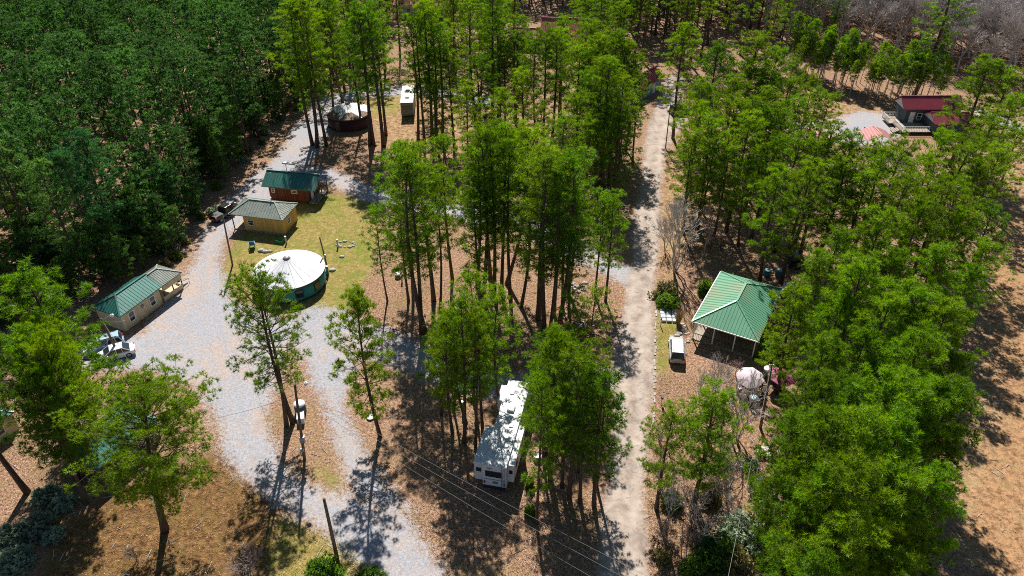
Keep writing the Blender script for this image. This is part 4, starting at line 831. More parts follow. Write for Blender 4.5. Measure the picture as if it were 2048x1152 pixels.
# black iron fence behind the pavilion
fx = GP((1368, 520), (1385, 492), (1440, 500), (1478, 510)); f = thing('iron_fence', 'black iron panel fence behind the green pavilion', 'fence', *fx[0]); ox, oy = fx[0]; rl = MB()
for a, b in zip(fx, fx[1:]):
    a = (a[0] - ox, a[1] - oy); b = (b[0] - ox, b[1] - oy); n = max(2, round(math.dist(a, b) / 1.3))
    for z in (.35, .9, 1.45): rl.bar((*a, z), (*b, z), .05, .05)
    for k in range(n): t = k / n; p_ = MB(); p_.box(a[0] + (b[0] - a[0]) * t, a[1] + (b[1] - a[1]) * t, .8, .07, .07, 1.6); p_.build('post', M_black, f)
rl.build('rail', M_black, f)

# ------------------------------------------------------------------ vehicles
M_tail = plain('red_lamp', (.45, .02, .02), .3, var=.05); M_head = plain('clear_lamp', (.7, .72, .72), .15, var=.05); M_rim = plain('alloy_rim', (.45, .46, .48), .35, .7, .1)
def car(px, py, ang, label, paint, kind='sedan', z=0.0, roofm=None):
    x, y = G(px, py, .5); root = thing('parked_car', label, 'car', x, y, 0, R(ang)); L, W = (4.75, 1.84) if kind == 'sedan' else (4.7, 1.9)
    hgt = {'sedan': 1.44, 'suv': 1.72, 'pickup': 1.75}[kind]; sh = .95 if kind == 'sedan' else 1.08
    if kind == 'pickup': L = 5.6
    prof = [(-L / 2, .42, .74), (-L / 2 + .12, .3, sh - .12), (-L / 2 + .9, .22, sh - .02), (-.6, .2, sh), (.7, .2, sh), (L / 2 - 1.1, .22, sh - .08), (L / 2 - .35, .24, sh - .22), (L / 2 - .05, .34, sh - .36), (L / 2, .42, .6)]
    secs = []
    for i, (xx, zb, zt) in enumerate(prof):
        k = {0: .84, 1: .95, len(prof) - 1: .72, len(prof) - 2: .84, len(prof) - 3: .95}.get(i, 1.0); hw = W / 2 * k; zm = zb + (zt - zb) * .55
        secs.append([(xx, -hw * .9, zb), (xx, -hw, zm), (xx, -hw * .97, zt - .07), (xx, -hw * .84, zt), (xx, hw * .84, zt), (xx, hw * .97, zt - .07), (xx, hw, zm), (xx, hw * .9, zb)])
    MB().loft(secs).build('body', paint, root, False, .04)
    if kind == 'sedan': g0, g1, r0, r1 = -L / 2 + .55, 1.15, -1.05, .3
    elif kind == 'suv': g0, g1, r0, r1 = -L / 2 + .12, 1.25, -L / 2 + .45, .45
    else: g0, g1, r0, r1 = -.7, 1.35, -.5, .65
    gw, rw = W * .43, W * .355
    b = [(g0, -gw, sh - .03), (g1, -gw, sh - .05), (g1, gw, sh - .05), (g0, gw, sh - .03)]; t = [(r0, -rw, hgt), (r1, -rw, hgt), (r1, rw, hgt), (r0, rw, hgt)]
    MB().loft([b, t]).build('window_glass', M_glass, root, False, .02); m2 = [(r0 - .06, -rw - .03, hgt - .012), (r1 + .08, -rw - .03, hgt - .012), (r1 + .08, rw + .03, hgt - .012), (r0 - .06, rw + .03, hgt - .012)]
    t2 = [(p[0], p[1] * .93, hgt + .055) for p in m2]; MB().loft([m2, t2]).build('roof', roofm or paint, root, False, .02)
    pl = MB()
    for sy in (-1, 1):
        for (xb, xt) in ((g0, r0), (g1, r1), ((g0 + g1) / 2 + .05, (r0 + r1) / 2 + .05)): pl.bar((xb, sy * (gw + .005), sh - .04), (xt, sy * (rw + .02), hgt), .08, .05, (0, sy, .3))
    pl.build('window_pillars', paint, root)
    for sx in (-L / 2 + .85, L / 2 - .95):
        for sy in (-1, 1):
            ty = MB(); ty.tube([(sx, sy * (W / 2 - .22), .33), (sx, sy * (W / 2 + .01), .33)], .335, 20); o = ty.build('wheel', M_rubber, root, False, .02); ri = MB(); ri.tube([(sx, sy * (W / 2 - .05), .33), (sx, sy * (W / 2 + .025), .33)], .21, 14); ri.build('rim', M_rim, o)
    for sy in (-1, 1):
        q = MB(); q.box(L / 2 - .12, sy * W * .33, sh - .32, .16, .36, .13); q.build('headlight', M_head, root, False, .02); q = MB(); q.box(-L / 2 + .1, sy * W * .36, sh - .2, .12, .34, .2 if kind == 'sedan' else .4); q.build('tail_light', M_tail, root, False, .02)
        q = MB(); q.box(g1 - .45, sy * (W / 2 + .06), sh + .05, .14, .2, .13); q.build('mirror', paint, root, False, .02)
    if kind == 'suv':
        q = MB(); q.bar((r0 + .15, -rw + .08, hgt + .09), (r1, -rw + .08, hgt + .09), .05, .04); q.bar((r0 + .15, rw - .08, hgt + .09), (r1, rw - .08, hgt + .09), .05, .04); q.build('roof_rails', M_black, root)
    if kind == 'pickup':
        q = MB(); q.box(-1.75, 0, sh - .01, 1.75, W * .72, .05); q.build('cargo_bed', M_black, root)
    return root
P_white = plain('white_car_paint', (.74, .75, .76), .25, var=.04, spec=.6); P_blue = plain('ice_blue_car_paint', (.40, .56, .68), .25, .2, .05, spec=.6); P_black = plain('black_car_paint', (.012, .013, .015), .2, var=.2, spec=.7)
P_teal = plain('dark_teal_car_paint', (.02, .06, .07), .25, var=.2, spec=.6); P_silver = plain('silver_car_paint', (.5, .52, .52), .3, .3, .05, spec=.6)
car(229, 707, 27 + 180, 'white sedan parked in sun at the gravel lot foot of the lamp pole', P_white, 'sedan')
car(208, 691, 27 + 180, 'ice blue estate car parked beside the white sedan in shade', P_blue, 'suv')
car(1353, 700, 82, 'silver grey car with white roof parked on grass beside the paved road', P_silver, 'suv', 0, P_white)
car(452, 425, 62, 'black pickup parked in shade behind the porch of the yellow cabin', P_black, 'pickup')
car(1363, 222, 10, 'dark teal car in shade at the head of the paved road', P_teal, 'suv')
# black utility cart
x, y = G(1586, 530); c = thing('utility_cart', 'black utility cart standing in the pine straw behind the blue barrels', 'utility cart', x, y, 0, R(85)); q = MB(); q.box(0, 0, .65, 2.3, 1.3, .3); q.box(.75, 0, .85, .7, 1.25, .25); q.build('body', P_black, c, False, .06)
q = MB(); q.box(-.8, 0, .9, 1.0, 1.3, .1); q.box(-.8, .62, 1.0, 1.0, .06, .3); q.box(-.8, -.62, 1.0, 1.0, .06, .3); q.build('cargo_bed', M_black, c); q = MB(); q.box(-.05, 0, 1.85, 1.3, 1.35, .07); q.build('roof', P_black, c, False, .03)
for sx in (-.65, .55):
    for sy in (-1, 1): q = MB(); q.tube([(sx, sy * .6, .8), (sx * .95, sy * .6, 1.83)], .03, 6); q.build('roof_post', M_black, c); q = MB(); q.tube([(sx * 1.35, sy * .55, .3), (sx * 1.35, sy * .78, .3)], .3, 14); q.build('wheel', M_rubber, c)
q = MB(); q.box(-.1, 0, .9, .5, 1.1, .16); q.box(-.33, 0, 1.15, .1, 1.1, .45); q.build('seat', plain('grey_vinyl', (.12, .12, .12), .6), c)

# fifth-wheel camper
A = Vector((*G(1010, 937, 3.75), 0)); B = Vector((*G(1052, 790, 3.75), 0)); ax = (B - A); ang = math.degrees(math.atan2(ax.y, ax.x)); L = 12.2
C0 = Vector((*G(966.5, 928, 3.75), 0)); mid = (A + C0) / 2
c = thing('camper_trailer', 'long white camper trailer with slide-outs parked under the pines', 'camper', mid.x, mid.y, 0, R(ang))
M_rv = plain('white_camper_wall', (.62, .64, .67), .4, var=.08, scale=.8); M_rvroof = plain('white_rubber_roof', (.70, .71, .72), .6, var=.08, scale=.8, stain=(.55, .55, .54)); M_stripe = plain('grey_decal', (.16, .17, .19), .4)
hw = 1.22; q = MB(); q.box(4.6, 0, 2.2, 9.2, 2 * hw, 2.96); q.box(10.7, 0, 2.75, 3.0, 2 * hw, 1.86); q.loft([[(12.2, -hw, 1.82), (12.2, hw, 1.82), (12.2, hw, 3.68), (12.2, -hw, 3.68)], [(12.75, -hw * .85, 2.2), (12.75, hw * .85, 2.2), (12.55, hw * .9, 3.6), (12.55, -hw * .9, 3.6)]]); q.build('body', M_rv, c, False, .05)
q = MB(); q.box(6.2, 0, 3.72, 12.5, 2 * hw + .02, .07); q.build('roof', M_rvroof, c, False, .03)
for (x0, x1, sd, z0, z1, out) in ((.4, 5.4, 1, .95, 3.42, .95), (9.3, 11.6, 1, 1.95, 3.5, .6), (.7, 6.1, -1, .95, 3.4, .62)):
    q = MB(); q.box((x0 + x1) / 2, sd * (hw + out / 2), (z0 + z1) / 2, x1 - x0, out - .01, z1 - z0); so_ = q.build('slide_out', M_rv, c, False, .04)
    q = MB(); q.box((x0 + x1) / 2, sd * (hw + out / 2 + .02), z1 + .04, x1 - x0 + .1, out + .05, .06); q.build('slide_roof', M_rvroof, so_)
    for u in (.25, .72): g = MB(); g.box(x0 + (x1 - x0) * u, sd * (hw + out + .01), (z0 + z1) / 2 + .25, .9, .05, .6); g.build('window', M_glass, so_)
    if x0 < 1: g = MB(); g.box(x0 - .01, sd * (hw + out * .5), 2.45, .04, out * .55, .55); g.build('window', M_glass, so_)
q = MB(); q.box(-.02, .05, 2.55, .06, 1.75, .85); q.build('rear_window', M_glass, c, False, .03); q = MB(); q.box(-.015, 0, 1.75, .03, 2.2, .05); q.box(-.015, .5, 3.35, .03, .5, .12); q.box(-.015, -.1, 1.35, .04, .55, .3); q.build('rear_decal', M_stripe, c)
q = MB()
for yy in (-.75, -1.1): q.tube([(-.12, yy, .9), (-.12, yy, 3.85), (.15, yy, 3.9)], .025, 6)
for k in range(9): q.tube([(-.12, -.75, 1.1 + k * .32), (-.12, -1.1, 1.1 + k * .32)], .02, 5)
q.build('ladder', M_steel, c)
for yy in (-1, 1): q = MB(); q.box(-.02, yy * 1.02, 1.25, .05, .2, .35); q.build('tail_light', M_tail, c)
q = MB(); q.box(-.12, 0, .72, .2, 2.3, .18); q.build('bumper', M_black, c)
for xx in (3.2, 8.0): q = MB(); q.box(xx, 0, 3.9, 1.0, .75, .3); q.build('air_conditioner', M_offwhite, c, False, .08)
for xx, yy in ((1.6, .5), (5.6, -.5), (10.4, .4)): q = MB(); q.box(xx, yy, 3.8, .45, .45, .12); q.build('roof_vent', M_offwhite, c, False, .03)
for xx in (3.1, 4.1):
    for sy in (-1, 1): q = MB(); q.tube([(xx, sy * (hw - .28), .4), (xx, sy * (hw + .0), .4)], .4, 18); o = q.build('wheel', M_rubber, c); g = MB(); g.tube([(xx, sy * (hw - .1), .4), (xx, sy * (hw + .02), .4)], .22, 12); g.build('rim', M_rim, o)
for sy in (-1, 1): q = MB(); q.box(8.8, sy * .95, .4, .1, .1, .8); q.build('landing_leg', M_steel, c)
door(c, 7.4, -hw, .95, .75, 1.95, '-y', M_offwhite)
# older motorhome, upper grove
x, y = G(816, 236); c = thing('motorhome', 'old white motorhome with green tinted rear standing in the upper grove', 'motorhome', x, y, 0, R(94)); q = MB(); q.loft([[(-.2, -1.25, .6), (-.2, 1.25, .6), (-.2, 1.25, 3.2), (-.2, -1.25, 3.2)], [(8.6, -1.25, .6), (8.6, 1.25, .6), (8.6, 1.25, 3.2), (8.6, -1.25, 3.2)], [(9.2, -1.1, .7), (9.2, 1.1, .7), (9.0, 1.1, 2.9), (9.0, -1.1, 2.9)]]); q.build('body', plain('grey_green_coach', (.16, .22, .2), .5, var=.2), c, False, .05)
q = MB(); q.box(4.3, 0, 3.24, 8.9, 2.5, .08); q.build('roof', M_rvroof, c)
for xx in (2.5, 6.3): q = MB(); q.box(xx, 0, 3.42, .95, .75, .28); q.build('air_conditioner', M_offwhite, c, False, .06)
q = MB(); q.box(-.22, 0, 2.2, .05, 1.9, .8); q.build('rear_window', M_glass, c)
for xx in (1.7, 7.2):
    for sy in (-1, 1): q = MB(); q.tube([(xx, sy * .98, .45), (xx, sy * 1.27, .45)], .45, 16); q.build('wheel', M_rubber, c)
# red trailer half hidden under pines
M_red = plain('red_paint', (.42, .025, .03), .4, var=.2); x, y = G(1148, 664); c = thing('utility_trailer', 'red framed trailer with pink and dark gear half hidden beneath pines', 'trailer', x, y, 0, R(-24))
q = MB(); q.box(0, 0, .55, 4.6, 1.9, .12); q.box(2.9, 0, .5, 1.4, .12, .1); q.build('bed', M_darkwood, c); q = MB()
for sy in (-1, 1): q.bar((-2.3, sy * .98, 1.0), (2.3, sy * .98, 1.0), .08, .12); q.bar((-2.3, sy * .98, .7), (2.3, sy * .98, .7), .08, .1)
for xx in (-2.3, -.8, .8, 2.3):
    for sy in (-1, 1): q.box(xx, sy * .98, .8, .08, .09, .55)
q.build('side_rail', M_red, c)
for sy in (-1, 1): q = MB(); q.tube([(-.2, sy * 1.0, .35), (-.2, sy * 1.2, .35)], .35, 14); q.build('wheel', M_rubber, c)
for nm, lab, u, v, sx, sy, sz, m in (('storage_crate', 'pinkish red crate loaded at the far end of the red trailer', -1.3, .2, 1.3, 1.1, .8, plain('pink_red_plastic', (.6, .08, .14), .5)), ('storage_crate', 'dark tarped crate loaded on the red trailer', .9, -.1, 1.5, 1.3, .9, M_black)):
    q = MB(); q.box(0, 0, sz / 2 - .05, sx, sy, sz - .1); q.box(0, 0, sz - .05, sx + .06, sy + .06, .1); o = q.build(nm, m, None, False, .05); p = c.matrix_basis @ Vector((u, v, 0)); o.location = (x + u * math.cos(R(-24)) - v * math.sin(R(-24)), y + u * math.sin(R(-24)) + v * math.cos(R(-24)), .61); o.rotation_euler.z = R(-24); tag(o, lab, 'crate')
# red compact tractor by the trailer
x, y = G(1160, 682); c = thing('garden_tractor', 'small red garden tractor beside the red trailer under the pines', 'tractor', x, y, 0, R(120)); q = MB(); q.box(.55, 0, .65, 1.0, .55, .5); q.box(-.4, 0, .5, .9, .7, .25); q.build('hood', M_red, c, False, .06); q = MB(); q.box(-.45, 0, .72, .45, .5, .12); q.box(-.66, 0, .95, .1, .5, .4); q.build('seat', M_black, c, False, .03)
q = MB(); q.tube([(.0, 0, .7), (-.15, 0, 1.05)], .025, 6); q.lathe([(.17, 1.05), (.2, 1.07), (.17, 1.09)], 14, -.15, 0); q.build('steering_wheel', M_black, c)
for xx, rr, yy in ((-.55, .36, .48), (.75, .24, .42)):
    for sy in (-1, 1): q = MB(); q.tube([(xx, sy * (yy - .14), rr), (xx, sy * (yy + .1), rr)], rr, 14); q.build('wheel', M_rubber, c)
# ------------------------------------------------------------------ poles, wires, small things
def pole(pb, ptop, label, rad=.14, h=None, extras=None):
    bx, by = G(*pb)
    # height and lean so that the head lands where the photo shows it
    best = min(((abs(P2(bx, by, z)[1] - ptop[1]), z) for z in np.linspace(2, 16, 281)))[1] if h is None else h
    tx = G(ptop[0], ptop[1], best)[0] - bx; ty = G(ptop[0], ptop[1], best)[1] - by; n = math.hypot(tx, ty); lim = min(1, .07 * best / max(n, 1e-6)); tx *= lim; ty *= lim
    c = thing('utility_pole', label, 'pole', bx, by); MB().tube([(0, 0, -.2), (tx * .5, ty * .5, best * .5), (tx, ty, best)], [rad * 1.15, rad, rad * .8], 10).build('shaft', M_pole, c, True)
    k = MB(); k.cyl(tx, ty, best - .02, best + .06, rad * .9, rad * .5, 10); k.build('cap', M_pole, c); c['hgt'] = float(best); return c, Vector((bx + tx, by + ty, best)), (tx, ty, best)
def P2(X, Y, z):
    d = Y * cS + (CAMH - z) * sS; u = (Y * sS - (CAMH - z) * cS) / d; return 1024 + X / d * FPX, 576 - u * FPX
M_wire = plain('bare_wire', (.3, .29, .28), .5, .3, .1); M_cable = plain('black_cable', (.05, .05, .05), .6); M_lamp = plain('lamp_glass', (.75, .75, .72), .3, var=.05)
def wire(a, b, sag, label, rad=.012, m=None):
    a, b = Vector(a), Vector(b); pts = [a.lerp(b, t / 18) - Vector((0, 0, 4 * sag * (t / 18) * (1 - t / 18))) for t in range(19)]
    tag(MB().tube(pts, rad, 5).build('overhead_wire', m or M_wire), label, 'wire')
def lamp_arm(c, tx, ty, z, dx, dy):
    q = MB(); q.tube([(tx, ty, z - .1), (tx + dx * .6, ty + dy * .6, z + .25), (tx + dx, ty + dy, z + .3)], .03, 6); q.build('lamp_arm', M_steel, c)
    q = MB(); q.lathe([(.06, z + .42), (.2, z + .36), (.24, z + .22), (.16, z + .08), (.01, z + .04)], 14, tx + dx, ty + dy); q.build('lamp_head', M_lamp, c, True)
pA, tA, _ = pole((465, 530), (445, 430), 'tall slim wooden pole at the lawn corner by the yellow cabin', .12)
pB, tB, (bx_, by_, bz_) = pole((238, 710), (201, 638), 'weathered pole with a white lamp head over the white sedan', .15); lamp_arm(pB, bx_, by_, bz_ - .1, 1.1, .5)
pC, tC, (cx_, cy_, cz_) = pole((609, 918), (594, 770), 'dark pole with lamp and meter boxes right of the leaning pine pair', .14); lamp_arm(pC, cx_, cy_, cz_ - .9, .75, .9)
q = MB(); q.box(.3, -.12, 3.1, .5, .3, .8); q.box(.05, -.2, 1.6, .35, .2, .5); q.build('meter_box', M_steel, pC)
pD, tD, _ = pole((676, 1124), (648, 998), 'bare dark pole with no fittings near the bottom of the gravel drive', .16)
pE, tE, (ex_, ey_, ez_) = pole((1521, 856), (1543, 730), 'brown utility pole behind the wooden pallet carrying the service wire', .15); q = MB(); q.box(ex_, ey_, ez_ - .2, .5, .08, .08); q.cyl(ex_ + .2, ey_, ez_ - .15, ez_ + .1, .05); q.cyl(ex_ - .2, ey_, ez_ - .15, ez_ + .1, .05); q.build('insulator', M_lamp, pE)
pF, tF, (fx_, fy_, fz_) = pole((655, 536), (639, 475), 'short dark pole with meter box beside the white-roofed yurt', .11); q = MB(); q.box(fx_ * .5 + .14, -.1, 2.1, .3, .2, .5); q.build('meter_box', M_steel, pF)
pG, tG, (gx_, gy_, gz_) = pole((1331, 296), (1341, 208), 'tall thin lamp pole beside the upper road', .09); lamp_arm(pG, gx_, gy_, gz_ - .3, -.5, -.4)
pH, tH, (hx_, hy_, hz_) = pole((1585, 132), (1597, 45), 'far utility pole with grey transformer can and forked top', .15)
q = MB(); q.cyl(hx_ * .6 + .3, hy_ * .6 - .2, hz_ * .5, hz_ * .5 + 1.3, .38, .38, 14); q.build('transformer', M_steel, pH); q = MB(); q.bar((hx_, hy_, hz_ - 2.5), (hx_ - 2.4, hy_, hz_ + .2), .12, .12); q.bar((hx_, hy_, hz_ - 2.5), (hx_ + 1.6, hy_, hz_ + .6), .12, .12); q.build('crossarm', M_pole, pH)
pI, tI, (ix_, iy_, iz_) = pole((2062, 260), (2038, 105), 'utility pole with pale forked crossarms at the right frame edge', .16)
for dz in (.3, 1.9): q = MB(); q.bar((ix_, iy_, iz_ - dz), (ix_ - 1.6, iy_, iz_ - dz + .7), .1, .1); q.bar((ix_, iy_, iz_ - dz), (ix_ + 1.4, iy_, iz_ - dz + .7), .1, .1); q.build('crossarm', M_offwhite, pI)
pJ, tJ, _ = pole((1722, 284), (1727, 256), 'short black post between the pink roofed shelters', .14, 3.0); pK, tK, _ = pole((1665, 196), (1672, 156), 'dark post at the end of the young pine row', .12)
up = Vector((0, 0, 1))
for k, (px, py, z) in enumerate(((1345, 1178, 10.2), (1292, 1178, 9.6), (1225, 1178, 8.2))):
    wire(tC - up * (.2 + .7 * k), (*G(px, py, z), z), .5, ('topmost', 'middle', 'lowest')[k] + ' of three thin wires crossing the foreground from the meter box pole')
wire(tE - up * .1, (*G(1449, 1190, 8.5), 8.5), .35, 'pale service wire dropping from the brown utility pole to the bottom edge', .016, M_wire)
wire(tB - up * .2, (*G(252, 640, 2.7), 2.7), .3, 'service wire from the lamp pole to the beige cabin corner', .02); wire(tB - up * .1, (*G(300, 770, 3), .05), .0, 'guy wire of the lamp pole pegged in the gravel lot', .02)
wire(tA, tC - up * .6, .9, 'thin wire from the slim lawn pole to the meter box pole', .013, M_cable); wire(tC - up * 1.2, (*G(330, 850, 3.2), 3.2), .7, 'thin wire from the meter box pole to the hidden cabin', .015, M_cable)
wire(tA - up * .3, (*G(585, 405, 3.6), 3.6), .4, 'thin wire from the slim lawn pole to the yellow cabin roof', .013, M_cable)
for k in range(3): wire(tI - up * (.2 + .9 * k), tH - up * (.1 + .9 * k), 1.2, ('uppermost', 'middle', 'lowermost')[k] + ' of the long wires strung before the grey winter wood', .022)
# pedestals and tank
def pedestal(px, py, h, label, m, w=.22):
    x, y = G(px, py); c = thing('utility_pedestal', label, 'pedestal', x, y); q = MB(); q.box(0, 0, h / 2, w, w * .8, h); q.build('post', m, c, False, .02); q = MB(); q.box(0, 0, h - .02, w + .06, w * .8 + .06, .1); q.build('cap', M_lamp, c, False, .02); q = MB(); q.box(0, -w * .45, h * .7, w * .7, .05, .3); q.build('outlet_box', M_steel, c)
M_pedg = plain('green_pedestal', (.09, .2, .19), .5)
pedestal(656, 550, 1.5, 'teal utility pedestal by the yurt and its short pole', M_pedg, .3); pedestal(573, 487, 1.25, 'white topped pedestal at the corner of the yellow cabin shade', M_steel); pedestal(676, 494, 1.3, 'white topped pedestal beside the stone ring on the lawn', M_offwhite)
pedestal(926, 825, 1.7, 'tall grey pedestal among the trunks left of the camper', M_steel, .3); pedestal(1087, 920, 1.4, 'white topped pedestal right of the satellite dish', M_darkwood); pedestal(804, 565, 1.1, 'dark pedestal beside the small white capped tank', M_steel)
def put(name, label, cat, px, py, rz=0.0): x, y = G(px, py); return thing(name, label, cat, x, y, 0, R(rz))
c = put('satellite_dish', 'round white satellite dish on a tripod right of the camper', 'satellite dish', 1075, 918); q = MB(); q.lathe([(.03, .5), (.3, .53), (.42, .62), (.44, .65), (.42, .645), (.3, .56), (.03, .53)], 20); q.build('dish', M_lamp, c, True); q = MB()
for k in range(3): q.tube([(0, 0, .5), (.4 * math.cos(k * 2.1), .4 * math.sin(k * 2.1), .0)], .025, 5)
q.build('tripod', M_black, c)
c = put('water_tank', 'teal tank with white lid beside the dark meter box pole', 'tank', 602, 824); MB().lathe([(.01, .0), (.62, .0), (.64, .1), (.64, 1.25), (.6, 1.3)], 24).build('body', plain('teal_plastic', (.01, .10, .13), .5), c, True); MB().lathe([(.65, 1.26), (.65, 1.32), (.35, 1.48), (.01, 1.52)], 24).build('lid', M_white, c, True)
c = put('chest_freezer', 'bright white chest beside the teal tank', 'chest', 603, 841, 12); q = MB(); q.box(0, 0, .4, .75, 1.25, .8); q.build('body', M_white, c, False, .04); q = MB(); q.box(0, 0, .85, .8, 1.3, .1); q.build('lid', M_white, c, False, .03)
c = put('water_tank', 'small dark drum with white top under the small airy pine', 'drum', 796, 554); MB().lathe([(.01, 0), (.38, 0), (.4, .5), (.38, .52)], 18).build('body', M_brownwood, c, True); MB().lathe([(.42, .5), (.42, .58), (.01, .62)], 18).build('lid', M_white, c, True)
c = put('satellite_dish', 'low grey disc on the pine straw left of the lone light green pine', 'disc', 741, 836); MB().lathe([(.01, .1), (.35, .12), (.45, .2), (.43, .22), (.3, .16), (.01, .14)], 18).build('disc', M_offwhite, c, True); MB().cyl(0, 0, 0, .11, .1).build('foot', M_steel, c)
def chair(px, py, rz, label, m, sc=1.0, name='garden_chair'):
    c = put(name, label, 'chair', px, py, rz); c.scale = (sc,) * 3; q = MB(); q.box(0, 0, .4, .55, .55, .06); q.build('seat', m, c, False, .02); q = MB(); q.bar((0, .26, .4), (0, .46, 1.05), .58, .05, (0, 1, 0)); q.build('backrest', m, c)
    for sx in (-1, 1):
        q = MB(); q.box(sx * .32, .02, .62, .09, .62, .04); q.build('armrest', m, c)
        for yy in (-.24, .26): q = MB(); q.box(sx * .28, yy, .3 if yy < 0 else .2, .06, .06, .6 if yy < 0 else .4); q.build('leg', m, c)
    return c
M_chairb = plain('blue_plastic', (.05, .17, .36), .5); chair(505, 494, 200, 'blue garden chair alone on the lawn before the yellow cabin', M_chairb, 1.25)
c = put('plastic_crate', 'green plastic crate at the edge of the yellow cabin shade', 'crate', 560, 485, -12); q = MB()
for a, b in (((-.5, -.35), (.5, -.35)), ((.5, -.35), (.5, .35)), ((.5, .35), (-.5, .35)), ((-.5, .35), (-.5, -.35))):
    for z in (.1, .28, .46): q.bar((*a, z), (*b, z), .04, .1)
q.box(0, 0, .04, 1.0, .7, .05); q.build('body', plain('bright_green_plastic', (.05, .3, .09), .5), c)
rs = np.random.default_rng(5); M_stone = plain('pale_stone', (.42, .39, .36), .9, var=.3)
def stone(sx, sy, sz, seed):
    r_ = np.random.default_rng(seed); q = MB(); n = 9; prof = []
    for t in np.linspace(-.45, 1, 6):
        prof.append([(sx * math.cos(6.283 * j / n) * math.sqrt(max(.02, 1 - t * t)) * r_.uniform(.85, 1.12), sy * math.sin(6.283 * j / n) * math.sqrt(max(.02, 1 - t * t)) * r_.uniform(.85, 1.12), sz * (t + .45)) for j in range(n)])
    return q.loft(prof)
def rock(px, py, s, label, k, group=None, cat='stone'): o = stone(s, s * .75, s * .5, k).build('stone', M_stone, None, True); x, y = G(px, py); o.location = (x, y, -.02); tag(o, label, cat, group)
for k in range(11): a = k * .571; rock(692 + 17 * math.cos(a), 489 + 6 * math.sin(a), .22 + .07 * (k % 3), 'pale stone of the fire ring on the lawn', k, 'stones of the fire ring')
for k, (px, py) in enumerate(((523, 502), (531, 504), (540, 503))): rock(px, py, .55 - .08 * k, ('largest', 'middle', 'smallest')[k] + ' of three flat stones in a line on the lawn above the yurt', 30 + k)
rock(665, 541, .5, 'white flat stone at the foot of the teal pedestal', 40); rock(684, 514, .4, 'small dark edged stone lying on the mown line of the lawn', 41)
for k in range(16): rock(1372 + rs.normal(0, 9), 668 + rs.normal(0, 14), rs.uniform(.2, .45), 'pale stepping stone in the bed between parked white car and pavilion', 50 + k, 'stones between car and pavilion')
for k in range(26): rock(rs.uniform(1125, 1175), 575 + rs.normal(0, 7), rs.uniform(.2, .4), 'white rock scattered in the straw at the grove right of the central stems', 90 + k, 'scattered white rocks')
# paved mat by the hedge: low stack of bags
c = put('paver_pallet', 'stack of pale blue grey bagged pavers on grass below the round hedge', 'pavers', 1337, 632, -6); q = MB()
for i in range(3):
    for j in range(4): q.box(-.75 + i * .75, -1.1 + j * .72, .16 + .02 * ((i + j) % 2), .66, .62, .3)
q.build('paver_stack', plain('blue_grey_bags', (.48, .52, .56), .7, var=.2), c, False, .06); q = MB()
for i in range(3): q.box(-.75 + i * .75, 0, .02, .1, 2.9, .04)
q.build('skid', M_deck, c)
c = put('ornamental_grass', 'upright tan clump of dry ornamental grass left of the pavilion', 'grass clump', 1356, 648); q = MB()
for k in range(170): a = rs.uniform(0, 6.28); r0 = rs.uniform(0, .25); r1 = r0 + rs.uniform(.1, .75); h_ = rs.uniform(1.2, 2.5); q.tube([(r0 * math.cos(a), r0 * math.sin(a), 0), (r1 * .5 * math.cos(a), r1 * .5 * math.sin(a), h_ * .65), (r1 * math.cos(a), r1 * math.sin(a), h_)], [.025, .02, .006], 3, False)
q.build('blades', plain('dry_straw_blades', (.38, .26, .12), .8, var=.35, scale=6), c)
# wooden pallet bench
c = put('wooden_pallet', 'pale slatted wooden pallet lying between pole and pine stand', 'pallet', 1526, 908, -8); q = MB()
for k in range(7): q.box(0, -.6 + k * .2, .52, 1.5, .13, .04)
q.build('slats', plain('bleached_wood', (.62, .58, .52), .8, var=.2), c); q = MB()
for xx in (-.65, 0, .65): q.box(xx, 0, .25, .1, 1.3, .48)
q.build('bearers', M_darkwood, c)
for k, (px, py, lab) in enumerate(((1533, 552, 'left one of two blue barrels behind the pavilion'), (1556, 552, 'right one of two blue barrels behind the pavilion'))):
    c = put('barrel', lab, 'barrel', px, py); MB().lathe([(.01, 0), (.42, 0), (.46, .1), (.47, .5), (.46, .9), (.44, 1.0)], 20).build('body', plain('blue_barrel', (.03, .17, .24), .5), c, True); MB().lathe([(.44, .96), (.44, 1.02), (.3, 1.05), (.01, 1.05)], 20).build('lid', plain('light_blue_lid', (.25, .42, .5), .5), c, True)
c = put('rubbish_bin', 'navy drum bin with pale blue lid in front of the patio tables', 'bin', 1504, 811); MB().lathe([(.01, 0), (.42, 0), (.46, .5), (.46, 1.15), (.44, 1.2)], 20).build('body', plain('navy_plastic', (.02, .03, .07), .4), c, True); MB().lathe([(.5, 1.18), (.5, 1.24), (.3, 1.32), (.01, 1.34)], 20).build('lid', plain('pale_blue_lid', (.4, .55, .62), .4), c, True)
c = put('rubbish_bin', 'grey blue bin with white lid between the two patio umbrellas', 'bin', 1533, 752); MB().lathe([(.01, 0), (.45, 0), (.48, .5), (.48, 1.1), (.46, 1.15)], 20).build('body', plain('slate_blue_plastic', (.07, .11, .17), .4), c, True); MB().lathe([(.52, 1.13), (.52, 1.2), (.3, 1.27), (.01, 1.3)], 20).build('lid', M_white, c, True)
